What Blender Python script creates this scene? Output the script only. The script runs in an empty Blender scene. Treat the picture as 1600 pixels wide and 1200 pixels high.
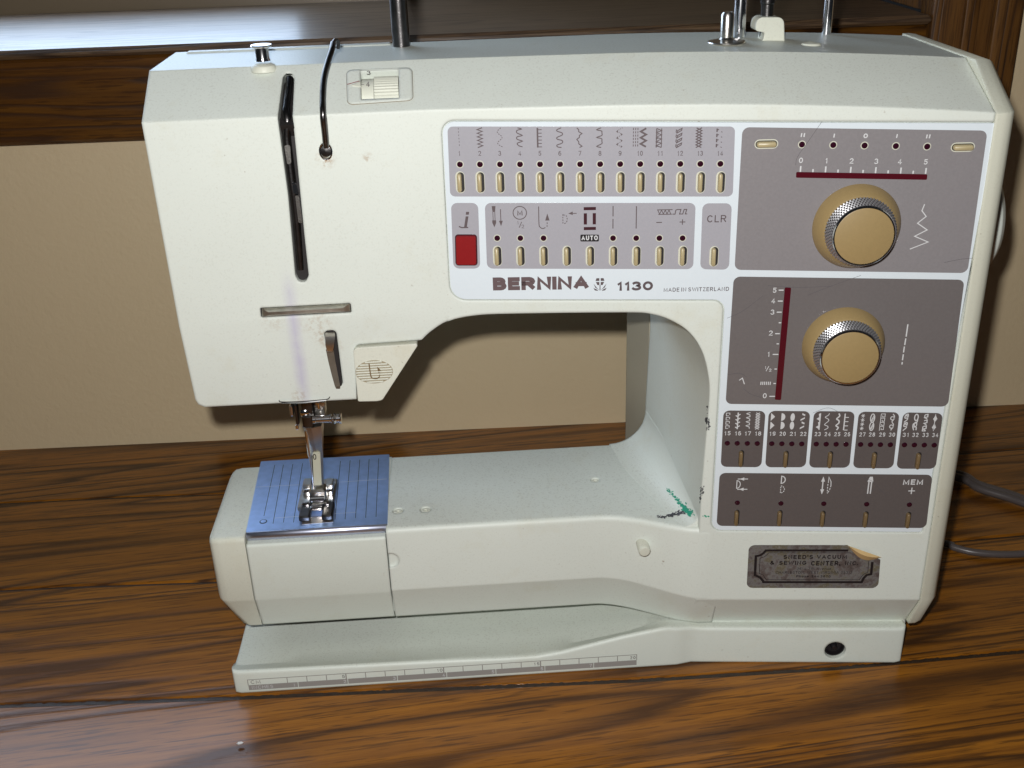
import bpy, bmesh, math, random
import numpy as np
from mathutils import Matrix, Vector
random.seed(7)
SC = bpy.context.scene
COL = SC.collection

# ------------------------------------------------------------------ camera
# world unit: metre.  All shapes below are written in millimetres (x right, y away, z up, table top z=0)
FOC = 1708.0
PITCH, ROLL, YAW, CAMH = math.radians(25.4), math.atan(130/3600.), math.radians(2.5), 380.0
d = np.array([math.sin(YAW)*math.cos(PITCH), math.cos(YAW)*math.cos(PITCH), -math.sin(PITCH)])
r0 = np.array([math.cos(YAW), -math.sin(YAW), 0]); u0 = np.cross(r0, d)
R = math.cos(-ROLL)*r0 + math.sin(-ROLL)*u0
U = -math.sin(-ROLL)*r0 + math.cos(-ROLL)*u0
C = np.array([0, 0, CAMH])
cam = bpy.data.cameras.new('camera'); co = bpy.data.objects.new('camera', cam); COL.objects.link(co)
cam.sensor_width = 36; cam.lens = FOC*36/1600; cam.clip_start = 0.01; cam.clip_end = 20
M = Matrix(((R[0], U[0], -d[0], 0), (R[1], U[1], -d[1], 0), (R[2], U[2], -d[2], CAMH/1000), (0, 0, 0, 1)))
co.matrix_world = M
SC.camera = co
SC.view_settings.view_transform = 'Standard'; SC.view_settings.look = 'None'
SC.view_settings.exposure = 0.0; SC.view_settings.gamma = 1.0
try: SC.view_settings.use_curve_mapping = False
except Exception: pass
w = bpy.data.worlds.new('World'); SC.world = w; w.use_nodes = True
bg = w.node_tree.nodes['Background']; bg.inputs[0].default_value = (0.75, 0.85, 1.0, 1); bg.inputs[1].default_value = 0.012
# the camera's own flash, just above and left of the lens
fl = bpy.data.lights.new('camera_flash', 'POINT'); fl.energy = 10.8; fl.color = (1.0, 0.985, 0.965); fl.shadow_soft_size = 0.006
fo = bpy.data.objects.new('camera_flash', fl); COL.objects.link(fo); fo.location = (-0.016, 0.004, 0.407)

# ------------------------------------------------------------------ geometry of the view
def ray(px, py): return d + R*(px-800)/FOC + U*(600-py)/FOC
class Frame:
    def __init__(s, o, ex, ez):
        s.o = np.array(o, float); s.ex = np.array(ex, float); s.ez = np.array(ez, float)
        s.ex = s.ex/np.linalg.norm(s.ex); s.ez = s.ez/np.linalg.norm(s.ez)
        s.n = np.cross(s.ex, s.ez)
    def uv(s, px, py):
        v = ray(px, py); t = ((s.o-C)@s.n)/(v@s.n); p = C+v*t-s.o
        return (float(p@s.ex), float(p@s.ez))
    def w(s, u, v, o=0.0): return s.o+s.ex*u+s.ez*v+s.n*o
    def P(s, px, py, o=0.0):
        v = ray(px, py); t = ((s.o+s.n*o-C)@s.n)/(v@s.n); return C+v*t
    def mat(s, u, v, o=0.0):
        p = (s.w(u, v, o)-ROOT)/1000
        return Matrix(((s.ex[0], s.ez[0], s.n[0], p[0]), (s.ex[1], s.ez[1], s.n[1], p[1]), (s.ex[2], s.ez[2], s.n[2], p[2]), (0, 0, 0, 1)))
ROOT = np.array([45., 495., 0.])
X0, YA = -10., 457.
TA = math.radians(6.0)
FA = Frame((0, YA, 0), (1, 0, 0), (0, 0, 1))                          # face of the head
FB = Frame((X0, YA, 0), (math.cos(TA), -math.sin(TA), 0), (0, 0, 1))  # face of the column, turned a little
FC = Frame((0, YA, 289.8), (1, 0, 0), (0, 25, 16.3))                  # sloping front of the top
FT = Frame((0, YA, 306.), (1, 0, 0), (0, 1, 0))                       # top
FE = Frame((0, 462, 85.), (1, 0, 0), (0, 1, 0))                       # top of the bed
FG = Frame((0, 462, 0), (1, 0, 0), (0, 0, 1))                         # front of the bed
FK = Frame((0, 447, 0), (1, 0, 0), (0, 0, 1))                         # front of the base
FN = Frame((0, 489, 0), (1, 0, 0), (0, 0, 1))                         # needle plane
F0 = Frame((0, 0, 0), (1, 0, 0), (0, 1, 0))                           # table top

def arcs(pts, rad, n=5):
    """rounded polygon; rad a number or one per corner"""
    out = []; N = len(pts)
    for i, p in enumerate(pts):
        rr = rad[i] if isinstance(rad, (list, tuple)) else rad
        if rr <= 0: out.append(tuple(p)); continue
        p = np.array(p, float); a = np.array(pts[i-1])-p; b = np.array(pts[(i+1) % N])-p
        la, lb = np.linalg.norm(a), np.linalg.norm(b); a = a/la; b = b/lb
        ang = math.acos(max(-1, min(1, float(a@b))))
        t = min(rr/math.tan(ang/2), la*0.49, lb*0.49); q = t*math.tan(ang/2)
        c = p+(a+b)/np.linalg.norm(a+b)*q/math.sin(ang/2)
        s, e = p+a*t-c, p+b*t-c
        a0 = math.atan2(s[1], s[0]); da = math.atan2(e[1], e[0])-a0
        while da > math.pi: da -= 2*math.pi
        while da < -math.pi: da += 2*math.pi
        for k in range(n+1):
            th = a0+da*k/n; out.append((c[0]+q*math.cos(th), c[1]+q*math.sin(th)))
    return out

def mk(name, verts, faces, mat, parent=None, smooth=30, world=False):
    me = bpy.data.meshes.new(name)
    off = np.zeros(3) if (parent is None or world) else ROOT
    me.from_pydata([tuple((np.array(v)-off)/1000) for v in verts], [], faces)
    bm = bmesh.new(); bm.from_mesh(me); bmesh.ops.recalc_face_normals(bm, faces=bm.faces); bm.to_mesh(me); bm.free()
    return fin(name, me, mat, parent, smooth)
def fin(name, me, mat, parent=None, smooth=30):
    if smooth:
        me.polygons.foreach_set('use_smooth', [True]*len(me.polygons)); me.set_sharp_from_angle(angle=math.radians(smooth))
    if mat is not None:
        me.materials.clear(); me.materials.append(mat)
    o = bpy.data.objects.new(name, me); COL.objects.link(o)
    if parent is not None: o.parent = parent
    return o
def copyo(o, parent=None, mw=None):
    c = o.copy(); COL.objects.link(c)
    if parent is not None: c.parent = parent
    if mw is not None: c.matrix_basis = mw
    return c

def prismv(fr, uv, o0, o1, sc=1.0):
    n = len(uv); cx = sum(p[0] for p in uv)/n; cy = sum(p[1] for p in uv)/n
    v = [fr.w(p[0], p[1], o0) for p in uv]+[fr.w(cx+(p[0]-cx)*sc, cy+(p[1]-cy)*sc, o1) for p in uv]
    f = [list(range(n))[::-1], list(range(n, 2*n))]+[[i, (i+1) % n, n+(i+1) % n, n+i] for i in range(n)]
    return v, f
def prism(name, fr, uv, o0, o1, mat, parent=None, smooth=30, sc=1.0):
    v, f = prismv(fr, uv, o0, o1, sc); return mk(name, v, f, mat, parent, smooth)
def uvs(fr, pts): return [fr.uv(*p) for p in pts]
def loft(rings, closed=True, caps=True):
    n = len(rings[0]); v = [p for r in rings for p in r]; f = []
    for a in range(len(rings)-1):
        for i in range(n if closed else n-1):
            j = (i+1) % n
            f.append([a*n+i, a*n+j, (a+1)*n+j, (a+1)*n+i])
    if caps: f.append(list(range(n))[::-1]); f.append([(len(rings)-1)*n+i for i in range(n)])
    return v, f
def lathev(c, ax, prof, n=32):
    """profile [(radius, height)] turned about axis ax from point c"""
    ax = np.array(ax, float); ax = ax/np.linalg.norm(ax); c = np.array(c, float)
    h = np.array([1., 0, 0]) if abs(ax[0]) < .8 else np.array([0, 0, 1.])
    e1 = np.cross(ax, h); e1 /= np.linalg.norm(e1); e2 = np.cross(ax, e1)
    rings = [[c+ax*z+(e1*math.cos(2*math.pi*k/n)+e2*math.sin(2*math.pi*k/n))*max(r, 1e-3) for k in range(n)] for r, z in prof]
    return loft(rings)
def lathe(name, c, ax, prof, mat, parent=None, n=32, smooth=35):
    v, f = lathev(c, ax, prof, n); return mk(name, v, f, mat, parent, smooth)
def tubev(pts, rad, n=10):
    pts = [np.array(p, float) for p in pts]; rings = []
    e = None
    for i, p in enumerate(pts):
        t = (pts[min(i+1, len(pts)-1)]-pts[max(i-1, 0)]); t = t/np.linalg.norm(t)
        if e is None:
            h = np.array([0, 0, 1.]) if abs(t[2]) < .9 else np.array([1., 0, 0]); e = np.cross(t, h)
        e = e-t*(e@t); e /= np.linalg.norm(e); g = np.cross(t, e)
        r = rad[i] if isinstance(rad, (list, tuple)) else rad
        rings.append([p+(e*math.cos(2*math.pi*k/n)+g*math.sin(2*math.pi*k/n))*r for k in range(n)])
    return loft(rings)
def tube(name, pts, rad, mat, parent=None, n=10): v, f = tubev(pts, rad, n); return mk(name, v, f, mat, parent, 50)
def spline(pts, m=8):
    pts = [np.array(p, float) for p in pts]; out = []
    P = [2*pts[0]-pts[1]]+pts+[2*pts[-1]-pts[-2]]
    for i in range(1, len(P)-2):
        for k in range(m):
            t = k/m; a, b, c, e = P[i-1], P[i], P[i+1], P[i+2]
            out.append(.5*((2*b)+(-a+c)*t+(2*a-5*b+4*c-e)*t*t+(-a+3*b-3*c+e)*t**3))
    out.append(pts[-1]); return out
def boxv(x0, x1, y0, y1, z0, z1, b=0.0):
    if b <= 0:
        v = [(x, y, z) for z in (z0, z1) for (x, y) in ((x0, y0), (x1, y0), (x1, y1), (x0, y1))]
        return v, [[3, 2, 1, 0], [4, 5, 6, 7], [0, 1, 5, 4], [1, 2, 6, 5], [2, 3, 7, 6], [3, 0, 4, 7]]
    rings = []
    for k, (z, s) in enumerate(((z0, b), (z0+b, 0), (z1-b, 0), (z1, b))):
        rings.append([np.array(p+(z,)) for p in arcs([(x0+s, y0+s), (x1-s, y0+s), (x1-s, y1-s), (x0+s, y1-s)], max(b-s*0.6, .05), 2)])
    return loft(rings)
def box(name, x0, x1, y0, y1, z0, z1, mat, parent=None, b=0.0): v, f = boxv(x0, x1, y0, y1, z0, z1, b); return mk(name, v, f, mat, parent, 35)
def join(parts):
    V, F = [], []
    for v, f in parts:
        n = len(V); V += list(v); F += [[i+n for i in q] for q in f]
    return V, F
def boolean(o, cutter, op='DIFFERENCE'):
    m = o.modifiers.new('b', 'BOOLEAN'); m.operation = op; m.object = cutter; m.solver = 'EXACT'
    bpy.context.view_layer.update()
    me = bpy.data.meshes.new_from_object(o.evaluated_get(bpy.context.evaluated_depsgraph_get()))
    o.modifiers.clear(); o.data = me
    bpy.data.objects.remove(cutter, do_unlink=True)
def resmooth(o, ang=30):
    me = o.data; me.polygons.foreach_set('use_smooth', [True]*len(me.polygons)); me.set_sharp_from_angle(angle=math.radians(ang))

# ------------------------------------------------------------------ materials
def new(name):
    m = bpy.data.materials.new(name); m.use_nodes = True; nt = m.node_tree
    return m, nt, nt.nodes['Principled BSDF']
def N(nt, t, **k):
    n = nt.nodes.new(t)
    for a, b in k.items(): setattr(n, a, b)
    return n
def lk(nt, a, b): nt.links.new(a, b)
def simple(name, col, rough=.5, metal=0., spec=.5, coat=0., noise=0.0, nscale=400., bump=0.0, bscale=1500., emit=None):
    m, nt, p = new(name)
    p.inputs['Base Color'].default_value = (*col, 1); p.inputs['Roughness'].default_value = rough
    p.inputs['Metallic'].default_value = metal; p.inputs['Specular IOR Level'].default_value = spec; p.inputs['Coat Weight'].default_value = coat
    tc = N(nt, 'ShaderNodeTexCoord')
    if noise > 0:
        n = N(nt, 'ShaderNodeTexNoise'); n.inputs['Scale'].default_value = nscale; n.inputs['Detail'].default_value = 5
        lk(nt, tc.outputs['Object'], n.inputs['Vector'])
        mx = N(nt, 'ShaderNodeMix', data_type='RGBA'); mx.inputs['A'].default_value = (*[c*(1-noise) for c in col], 1); mx.inputs['B'].default_value = (*[min(1, c*(1+noise)) for c in col], 1)
        lk(nt, n.outputs['Fac'], mx.inputs['Factor']); lk(nt, mx.outputs['Result'], p.inputs['Base Color'])
    if bump > 0:
        n = N(nt, 'ShaderNodeTexNoise'); n.inputs['Scale'].default_value = bscale; n.inputs['Detail'].default_value = 3
        lk(nt, tc.outputs['Object'], n.inputs['Vector'])
        b = N(nt, 'ShaderNodeBump'); b.inputs['Strength'].default_value = bump; b.inputs['Distance'].default_value = .0002
        lk(nt, n.outputs['Fac'], b.inputs['Height']); lk(nt, b.outputs['Normal'], p.inputs['Normal'])
    if emit:
        p.inputs['Emission Color'].default_value = (*emit[0], 1); p.inputs['Emission Strength'].default_value = emit[1]
    return m
def ramp(nt, src, stops):
    r = N(nt, 'ShaderNodeValToRGB'); e = r.color_ramp.elements
    e[0].position, e[0].color = stops[0][0], (*stops[0][1], 1); e[1].position, e[1].color = stops[-1][0], (*stops[-1][1], 1)
    for pos, c in stops[1:-1]:
        x = e.new(pos); x.color = (*c, 1)
    lk(nt, src, r.inputs['Fac']); return r
def mathn(nt, op, a, b=None, clamp=False):
    n = N(nt, 'ShaderNodeMath', operation=op); n.use_clamp = clamp
    for i, x in enumerate((a, b)):
        if x is None: continue
        if isinstance(x, (int, float)): n.inputs[i].default_value = x
        else: lk(nt, x, n.inputs[i])
    return n.outputs[0]
def mixc(nt, fac, a, b):
    mx = N(nt, 'ShaderNodeMix', data_type='RGBA')
    for x, k in ((fac, 'Factor'), (a, 'A'), (b, 'B')):
        if isinstance(x, (int, float)): mx.inputs[k].default_value = x
        elif isinstance(x, tuple): mx.inputs[k].default_value = (*x, 1)
        else: lk(nt, x, mx.inputs[k])
    return mx.outputs['Result']

def shell(name, col, rough, bev=1.8, streak=False, dirt=1.0, bump=.12):
    """aged off-white plastic: fine grain, faint blotches, brown specks and stains"""
    m, nt, p = new(name)
    g = N(nt, 'ShaderNodeNewGeometry'); tc = N(nt, 'ShaderNodeTexCoord')
    pos = g.outputs['Position']
    def noise(sc, det=4, ro=.55):
        n = N(nt, 'ShaderNodeTexNoise'); n.inputs['Scale'].default_value = sc; n.inputs['Detail'].default_value = det; n.inputs['Roughness'].default_value = ro
        lk(nt, pos, n.inputs['Vector']); return n.outputs['Fac']
    c = mixc(nt, noise(14, 5), tuple(x*.95 for x in col), tuple(min(1, x*1.03) for x in col))
    fsp = ramp(nt, noise(1100, 2, .6), [(.30, (1, 1, 1)), (.46, (0, 0, 0))])
    c = mixc(nt, mathn(nt, 'MULTIPLY', mathn(nt, 'MULTIPLY', fsp.outputs[0], noise(18, 4)), .2*dirt), c, (.30, .28, .22))
    blot = ramp(nt, noise(30, 6, .7), [(.56, (0, 0, 0)), (.80, (1, 1, 1))])
    c = mixc(nt, mathn(nt, 'MULTIPLY', blot.outputs[0], .34*dirt), c, (col[0]*.80, col[1]*.70, col[2]*.52))
    sp = ramp(nt, noise(420, 2, .5), [(.70, (0, 0, 0)), (.78, (1, 1, 1))])
    msk = ramp(nt, noise(28, 3), [(.5, (0, 0, 0)), (.7, (1, 1, 1))])
    c = mixc(nt, mathn(nt, 'MULTIPLY', mathn(nt, 'MULTIPLY', sp.outputs[0], msk.outputs[0]), .6*dirt), c, (.22, .15, .09))
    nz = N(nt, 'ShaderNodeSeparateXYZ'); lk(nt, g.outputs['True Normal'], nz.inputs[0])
    up = ramp(nt, nz.outputs['Z'], [(.75, (0, 0, 0)), (.95, (1, 1, 1))]).outputs[0]     # level faces darker, in uneven patches
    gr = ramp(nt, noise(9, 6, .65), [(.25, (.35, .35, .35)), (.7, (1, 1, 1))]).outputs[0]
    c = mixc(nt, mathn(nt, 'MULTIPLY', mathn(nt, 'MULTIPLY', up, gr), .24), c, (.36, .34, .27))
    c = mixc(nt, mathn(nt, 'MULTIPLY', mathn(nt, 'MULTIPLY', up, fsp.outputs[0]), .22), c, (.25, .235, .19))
    if streak:   # faint violet ink smear running down from the lever slot; brown wear marks near the fittings
        sx = N(nt, 'ShaderNodeSeparateXYZ'); lk(nt, pos, sx.inputs[0])
        dx = mathn(nt, 'ABSOLUTE', mathn(nt, 'SUBTRACT', sx.outputs['X'], -0.0765))
        fx = ramp(nt, dx, [(.0, (1, 1, 1)), (.0042, (0, 0, 0))]).outputs[0]
        fz = ramp(nt, sx.outputs['Z'], [(.155, (.5, .5, .5)), (.170, (1, 1, 1)), (.206, (1, 1, 1)), (.222, (.15, .15, .15)), (.23, (0, 0, 0))]).outputs[0]
        k = mathn(nt, 'MULTIPLY', mathn(nt, 'MULTIPLY', fx, fz), mathn(nt, 'ADD', noise(90, 3), .1))
        c = mixc(nt, mathn(nt, 'MULTIPLY', k, .75), c, (.42, .37, .58))
        for (x, z, r, a) in ((-.0545, .2715, .005, .75), (-.066, .1985, .010, .3), (-.0855, .201, .007, .25), (-.0635, .190, .006, .4), (-.0595, .186, .005, .3), (-.037, .271, .003, .5), (-.079, .160, .005, .4)):
            q = N(nt, 'ShaderNodeVectorMath', operation='DISTANCE'); cb = N(nt, 'ShaderNodeCombineXYZ')
            lk(nt, sx.outputs['X'], cb.inputs[0]); lk(nt, sx.outputs['Z'], cb.inputs[2]); lk(nt, cb.outputs[0], q.inputs[0]); q.inputs[1].default_value = (x, 0, z)
            f = ramp(nt, mathn(nt, 'DIVIDE', q.outputs['Value'], r), [(.3, (1, 1, 1)), (1., (0, 0, 0))]).outputs[0]
            ns = ramp(nt, noise(500, 4, .7), [(.45, (0, 0, 0)), (.62, (1, 1, 1))]).outputs[0]
            c = mixc(nt, mathn(nt, 'MULTIPLY', mathn(nt, 'MULTIPLY', f, ns), a), c, (.34, .20, .09))
    lk(nt, c, p.inputs['Base Color'])
    p.inputs['Roughness'].default_value = rough; p.inputs['Specular IOR Level'].default_value = .32
    bv = N(nt, 'ShaderNodeBevel'); bv.samples = 6; bv.inputs['Radius'].default_value = bev/1000
    b = N(nt, 'ShaderNodeBump'); b.inputs['Strength'].default_value = bump; b.inputs['Distance'].default_value = .0003
    lk(nt, noise(1500, 3), b.inputs['Height']); lk(nt, bv.outputs[0], b.inputs['Normal']); lk(nt, b.outputs[0], p.inputs['Normal'])
    return m

def wood(name, light, mid, dark, rough, coat, sx=1.6, sy=22., ang=0., pores=1.0, horiz=True, rings=19.):
    m, nt, p = new(name)
    tc = N(nt, 'ShaderNodeTexCoord'); oi = N(nt, 'ShaderNodeObjectInfo')
    ad = N(nt, 'ShaderNodeVectorMath', operation='ADD'); lk(nt, tc.outputs['Object'], ad.inputs[0])
    sc = N(nt, 'ShaderNodeVectorMath', operation='SCALE'); cb = N(nt, 'ShaderNodeCombineXYZ')
    for i in range(3): lk(nt, oi.outputs['Random'], cb.inputs[i])
    lk(nt, cb.outputs[0], sc.inputs[0]); sc.inputs['Scale'].default_value = 3.7; lk(nt, sc.outputs[0], ad.inputs[1])
    mp = N(nt, 'ShaderNodeMapping'); lk(nt, ad.outputs[0], mp.inputs[0]); mp.inputs['Rotation'].default_value = (0, 0, ang)
    def n(scale, det=5, ro=.6, dist=0.):
        ml = N(nt, 'ShaderNodeVectorMath', operation='MULTIPLY'); lk(nt, mp.outputs[0], ml.inputs[0]); ml.inputs[1].default_value = scale
        x = N(nt, 'ShaderNodeTexNoise'); x.inputs['Scale'].default_value = 1; x.inputs['Detail'].default_value = det; x.inputs['Roughness'].default_value = ro; x.inputs['Distortion'].default_value = dist
        lk(nt, ml.outputs[0], x.inputs['Vector']); return x.outputs['Fac']
    S = (sx, sy, sy) if horiz else (sy, sy, sx)
    base = n(S, 3, .45, .12)
    # growth rings: bands of a slow noise, cut across -> cathedral figure; their edges broken up by the pores
    p.inputs['Specular IOR Level'].default_value = .22
    K = (30., 620., 620.) if horiz else (620., 620., 30.)
    por = n(K, 3, .6)
    K2 = (9., 260., 260.) if horiz else (260., 260., 9.)
    fine = n(K2, 4, .7)
    pf = mathn(nt, 'ADD', mathn(nt, 'MULTIPLY', mathn(nt, 'SUBTRACT', por, .5), 1.1), mathn(nt, 'MULTIPLY', mathn(nt, 'SUBTRACT', fine, .5), .9))
    ring = mathn(nt, 'FRACT', mathn(nt, 'ADD', mathn(nt, 'MULTIPLY', base, rings), 0.))
    rr = ramp(nt, ring, [(0., (.55, .55, .55)), (.10, (.12, .12, .12)), (.45, (.05, .05, .05)), (.68, (.35, .35, .35)), (.92, (1, 1, 1)), (1., (.6, .6, .6))]).outputs[0]
    c = mixc(nt, ramp(nt, fine, [(.3, (0, 0, 0)), (.7, (1, 1, 1))]).outputs[0], mid, light)
    dk = ramp(nt, mathn(nt, 'ADD', rr, mathn(nt, 'MULTIPLY', pf, mathn(nt, 'ADD', mathn(nt, 'MULTIPLY', rr, .9), .35))), [(.18, (0, 0, 0)), (.95, (1, 1, 1))]).outputs[0]
    c = mixc(nt, mathn(nt, 'MULTIPLY', dk, .92*pores), c, dark)
    ps = ramp(nt, por, [(.38, (1, 1, 1)), (.46, (0, 0, 0))]).outputs[0]
    c = mixc(nt, mathn(nt, 'MULTIPLY', ps, .65), c, dark)
    ps2 = ramp(nt, n((16., 330., 330.) if horiz else (330., 330., 16.), 3, .6), [(.33, (1, 1, 1)), (.42, (0, 0, 0))]).outputs[0]
    c = mixc(nt, mathn(nt, 'MULTIPLY', ps2, .5), c, dark)
    c = mixc(nt, mathn(nt, 'MULTIPLY', ramp(nt, n((3., 9., 9.), 3), [(.4, (0, 0, 0)), (.7, (1, 1, 1))]).outputs[0], .45), c, mid)
    lk(nt, c, p.inputs['Base Color'])
    rg = mathn(nt, 'ADD', mathn(nt, 'MULTIPLY', dk, .18), rough); lk(nt, rg, p.inputs['Roughness'])
    p.inputs['Coat Weight'].default_value = coat; p.inputs['Coat Roughness'].default_value = rough*.55
    b = N(nt, 'ShaderNodeBump'); b.inputs['Strength'].default_value = .35; b.inputs['Distance'].default_value = .0004
    lk(nt, mathn(nt, 'SUBTRACT', 1., dk), b.inputs['Height']); lk(nt, b.outputs[0], p.inputs['Normal'])
    b2 = N(nt, 'ShaderNodeBump'); b2.inputs['Strength'].default_value = .18; b2.inputs['Distance'].default_value = .0004
    lk(nt, mathn(nt, 'SUBTRACT', 1., dk), b2.inputs['Height']); lk(nt, b2.outputs[0], p.inputs['Coat Normal'])
    return m

WHITE = (.68, .722, .668)
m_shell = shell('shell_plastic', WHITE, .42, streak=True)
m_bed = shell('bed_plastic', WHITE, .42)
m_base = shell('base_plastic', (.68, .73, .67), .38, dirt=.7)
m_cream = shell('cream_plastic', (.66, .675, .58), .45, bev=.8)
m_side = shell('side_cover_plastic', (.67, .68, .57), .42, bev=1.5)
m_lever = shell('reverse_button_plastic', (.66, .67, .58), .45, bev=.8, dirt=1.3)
m_panel = simple('panel_white', (.70, .77, .82), .22, noise=.02, coat=.3)
m_grey = simple('panel_grey', (.37, .365, .40), .28, noise=.05, nscale=900, coat=.2)
m_mauve1 = simple('panel_mauve_upper', (.24, .226, .234), .30, noise=.10, nscale=900, coat=.15)
m_mauve = simple('panel_mauve', (.152, .138, .137), .30, noise=.10, nscale=900, coat=.15)
m_mauve2 = simple('panel_dark_mauve', (.105, .092, .090), .33, noise=.10, nscale=900, coat=.1)
m_ink = simple('brown_ink', (.10, .075, .08), .5)
m_maroon = simple('maroon_print', (.045, .008, .014), .35)
m_wink = simple('white_ink', (.62, .63, .64), .5)
m_redwin = simple('red_display_window', (.075, .006, .012), .16)
m_led = simple('indicator_lens', (.028, .004, .012), .15)
m_rim = simple('slot_rim', (.60, .60, .50), .45)
m_dark = simple('dark_gap', (.012, .010, .010), .6)
m_btn = simple('button_tan', (.43, .36, .205), .35, noise=.06)
m_btn2 = simple('button_brown', (.17, .115, .055), .38, noise=.08)
m_knob = simple('knob_tan', (.315, .225, .10), .42, noise=.07, nscale=700, bump=.1)
m_chrome = simple('chrome', (.78, .78, .80), .14, metal=1., noise=.1, nscale=300)
m_steel = simple('worn_steel', (.60, .58, .54), .28, metal=1., noise=.25, nscale=250, bump=.3)
m_dsteel = simple('dark_steel', (.12, .115, .115), .3, metal=1., noise=.4, nscale=200, bump=.3)
m_strip = simple('foot_number_plate', (.62, .63, .50), .4, metal=.3)
m_blue = simple('blue_steel_plate', (.36, .50, .80), .33, metal=.8, noise=.18, nscale=260, bump=.35, bscale=2500)
m_bluel = simple('plate_rolled_edge', (.62, .65, .80), .34, metal=1., noise=.1)
m_red = simple('red_button', (.24, .006, .008), .35, noise=.08, bump=.2)
m_stick = None
m_black = simple('black_print', (.012, .010, .012), .4)
m_tan = simple('peeled_backing', (.62, .43, .20), .55, noise=.15, nscale=120)
m_knurl = simple('knurled_metal', (.50, .50, .52), .34, metal=.85)
m_cord = simple('grey_cord', (.085, .072, .070), .34, noise=.1)
m_green = simple('green_marker', (.02, .30, .19), .6, noise=.5, nscale=1500)
m_smear = simple('black_smear', (.05, .05, .06), .6, noise=.6, nscale=1500)
m_scr = simple('hairline_scratch', (.09, .08, .09), .6)
m_clip = simple('clear_wire', (.6, .6, .62), .2, metal=1.)

def sticker_mat():
    m, nt, p = new('tarnished_foil')
    tc = N(nt, 'ShaderNodeTexCoord')
    def n(s, dt=5):
        x = N(nt, 'ShaderNodeTexNoise'); x.inputs['Scale'].default_value = s; x.inputs['Detail'].default_value = dt; x.inputs['Roughness'].default_value = .7
        lk(nt, tc.outputs['Object'], x.inputs['Vector']); return x.outputs['Fac']
    c = ramp(nt, n(130), [(.3, (.07, .05, .045)), (.42, (.15, .125, .12)), (.5, (.24, .24, .24)), (.6, (.17, .15, .085)), (.72, (.40, .41, .42))]).outputs[0]
    c2 = mixc(nt, mathn(nt, 'MULTIPLY', n(900, 2), .5), c, (.13, .12, .115))
    lk(nt, c2, p.inputs['Base Color']); p.inputs['Metallic'].default_value = .35; p.inputs['Roughness'].default_value = .42
    return m
m_stick = sticker_mat()
m_table = wood('oak_table', (.35, .133, .010), (.165, .056, .005), (.032, .011, .003), .34, .5, sx=.75, sy=14., ang=math.radians(-5))
m_apron = wood('dark_oak_trim', (.15, .062, .008), (.07, .026, .005), (.014, .006, .003), .36, .12, sx=1.2, sy=18.)
m_casing = wood('dark_oak_casing', (.17, .078, .020), (.09, .038, .010), (.022, .010, .005), .35, .3, sx=1.5, sy=24., horiz=False)
m_sill = wood('oak_sill', (.16, .10, .05), (.10, .06, .035), (.03, .018, .012), .50, .8, sx=1.8, sy=30.)

def wall_mat():
    m, nt, p = new('painted_wall')
    tc = N(nt, 'ShaderNodeTexCoord'); n = N(nt, 'ShaderNodeTexNoise'); n.inputs['Scale'].default_value = 3; n.inputs['Detail'].default_value = 6
    lk(nt, tc.outputs['Object'], n.inputs['Vector'])
    lk(nt, mixc(nt, n.outputs['Fac'], (.64, .515, .325), (.70, .565, .365)), p.inputs['Base Color'])
    p.inputs['Roughness'].default_value = .5
    n2 = N(nt, 'ShaderNodeTexNoise'); n2.inputs['Scale'].default_value = 260; n2.inputs['Detail'].default_value = 3; lk(nt, tc.outputs['Object'], n2.inputs['Vector'])
    b = N(nt, 'ShaderNodeBump'); b.inputs['Strength'].default_value = .3; b.inputs['Distance'].default_value = .001; lk(nt, n2.outputs['Fac'], b.inputs['Height']); lk(nt, b.outputs[0], p.inputs['Normal'])
    return m
m_wall = wall_mat()

# ------------------------------------------------------------------ setting: wall, window, table
def wy(x): return 725.-.0245*x
wall = mk('wall', [(-900, wy(-900), -60), (900, wy(900), -60), (900, wy(900), 232), (-900, wy(-900), 232),
                   (-900, wy(-900)+25, -60), (900, wy(900)+25, -60), (900, wy(900)+25, 232), (-900, wy(-900)+25, 232),
                   # part right of the window
                   (351, wy(351), 232), (900, wy(900), 900), (351, wy(351), 900), (351, wy(351)+25, 232), (900, wy(900)+25, 900), (351, wy(351)+25, 900)],
          [[0, 1, 2, 8, 3], [4, 7, 11, 6, 5], [0, 4, 5, 1], [8, 2, 9, 10], [11, 13, 12, 6], [2, 6, 12, 9], [10, 9, 12, 13], [8, 10, 13, 11], [3, 8, 11, 7], [0, 3, 7, 4], [1, 5, 6, 2]], m_wall)
wall['kind'] = 'structure'

win = bpy.data.objects.new('window', None); COL.objects.link(win); win.location = (0, .70, .286)
win['label'] = 'window with dark oak trim and glossy sill on the wall behind the sewing machine'; win['category'] = 'window'
WO = np.array([0, 700., 286.])
def wpart(name, vf, mat):
    v, f = vf; me_v = [np.array(p)-WO for p in v]; o = mk(name, me_v, f, mat, None, 35); o.parent = win; return o
def sk(y, x): return y-.0245*x
def wbox(x0, x1, y0, y1, z0, z1, b=1.5):
    v, f = boxv(x0, x1, y0, y1, z0, z1, b); return [np.array((p[0], sk(p[1], p[0]), p[2])) for p in v], f
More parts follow.
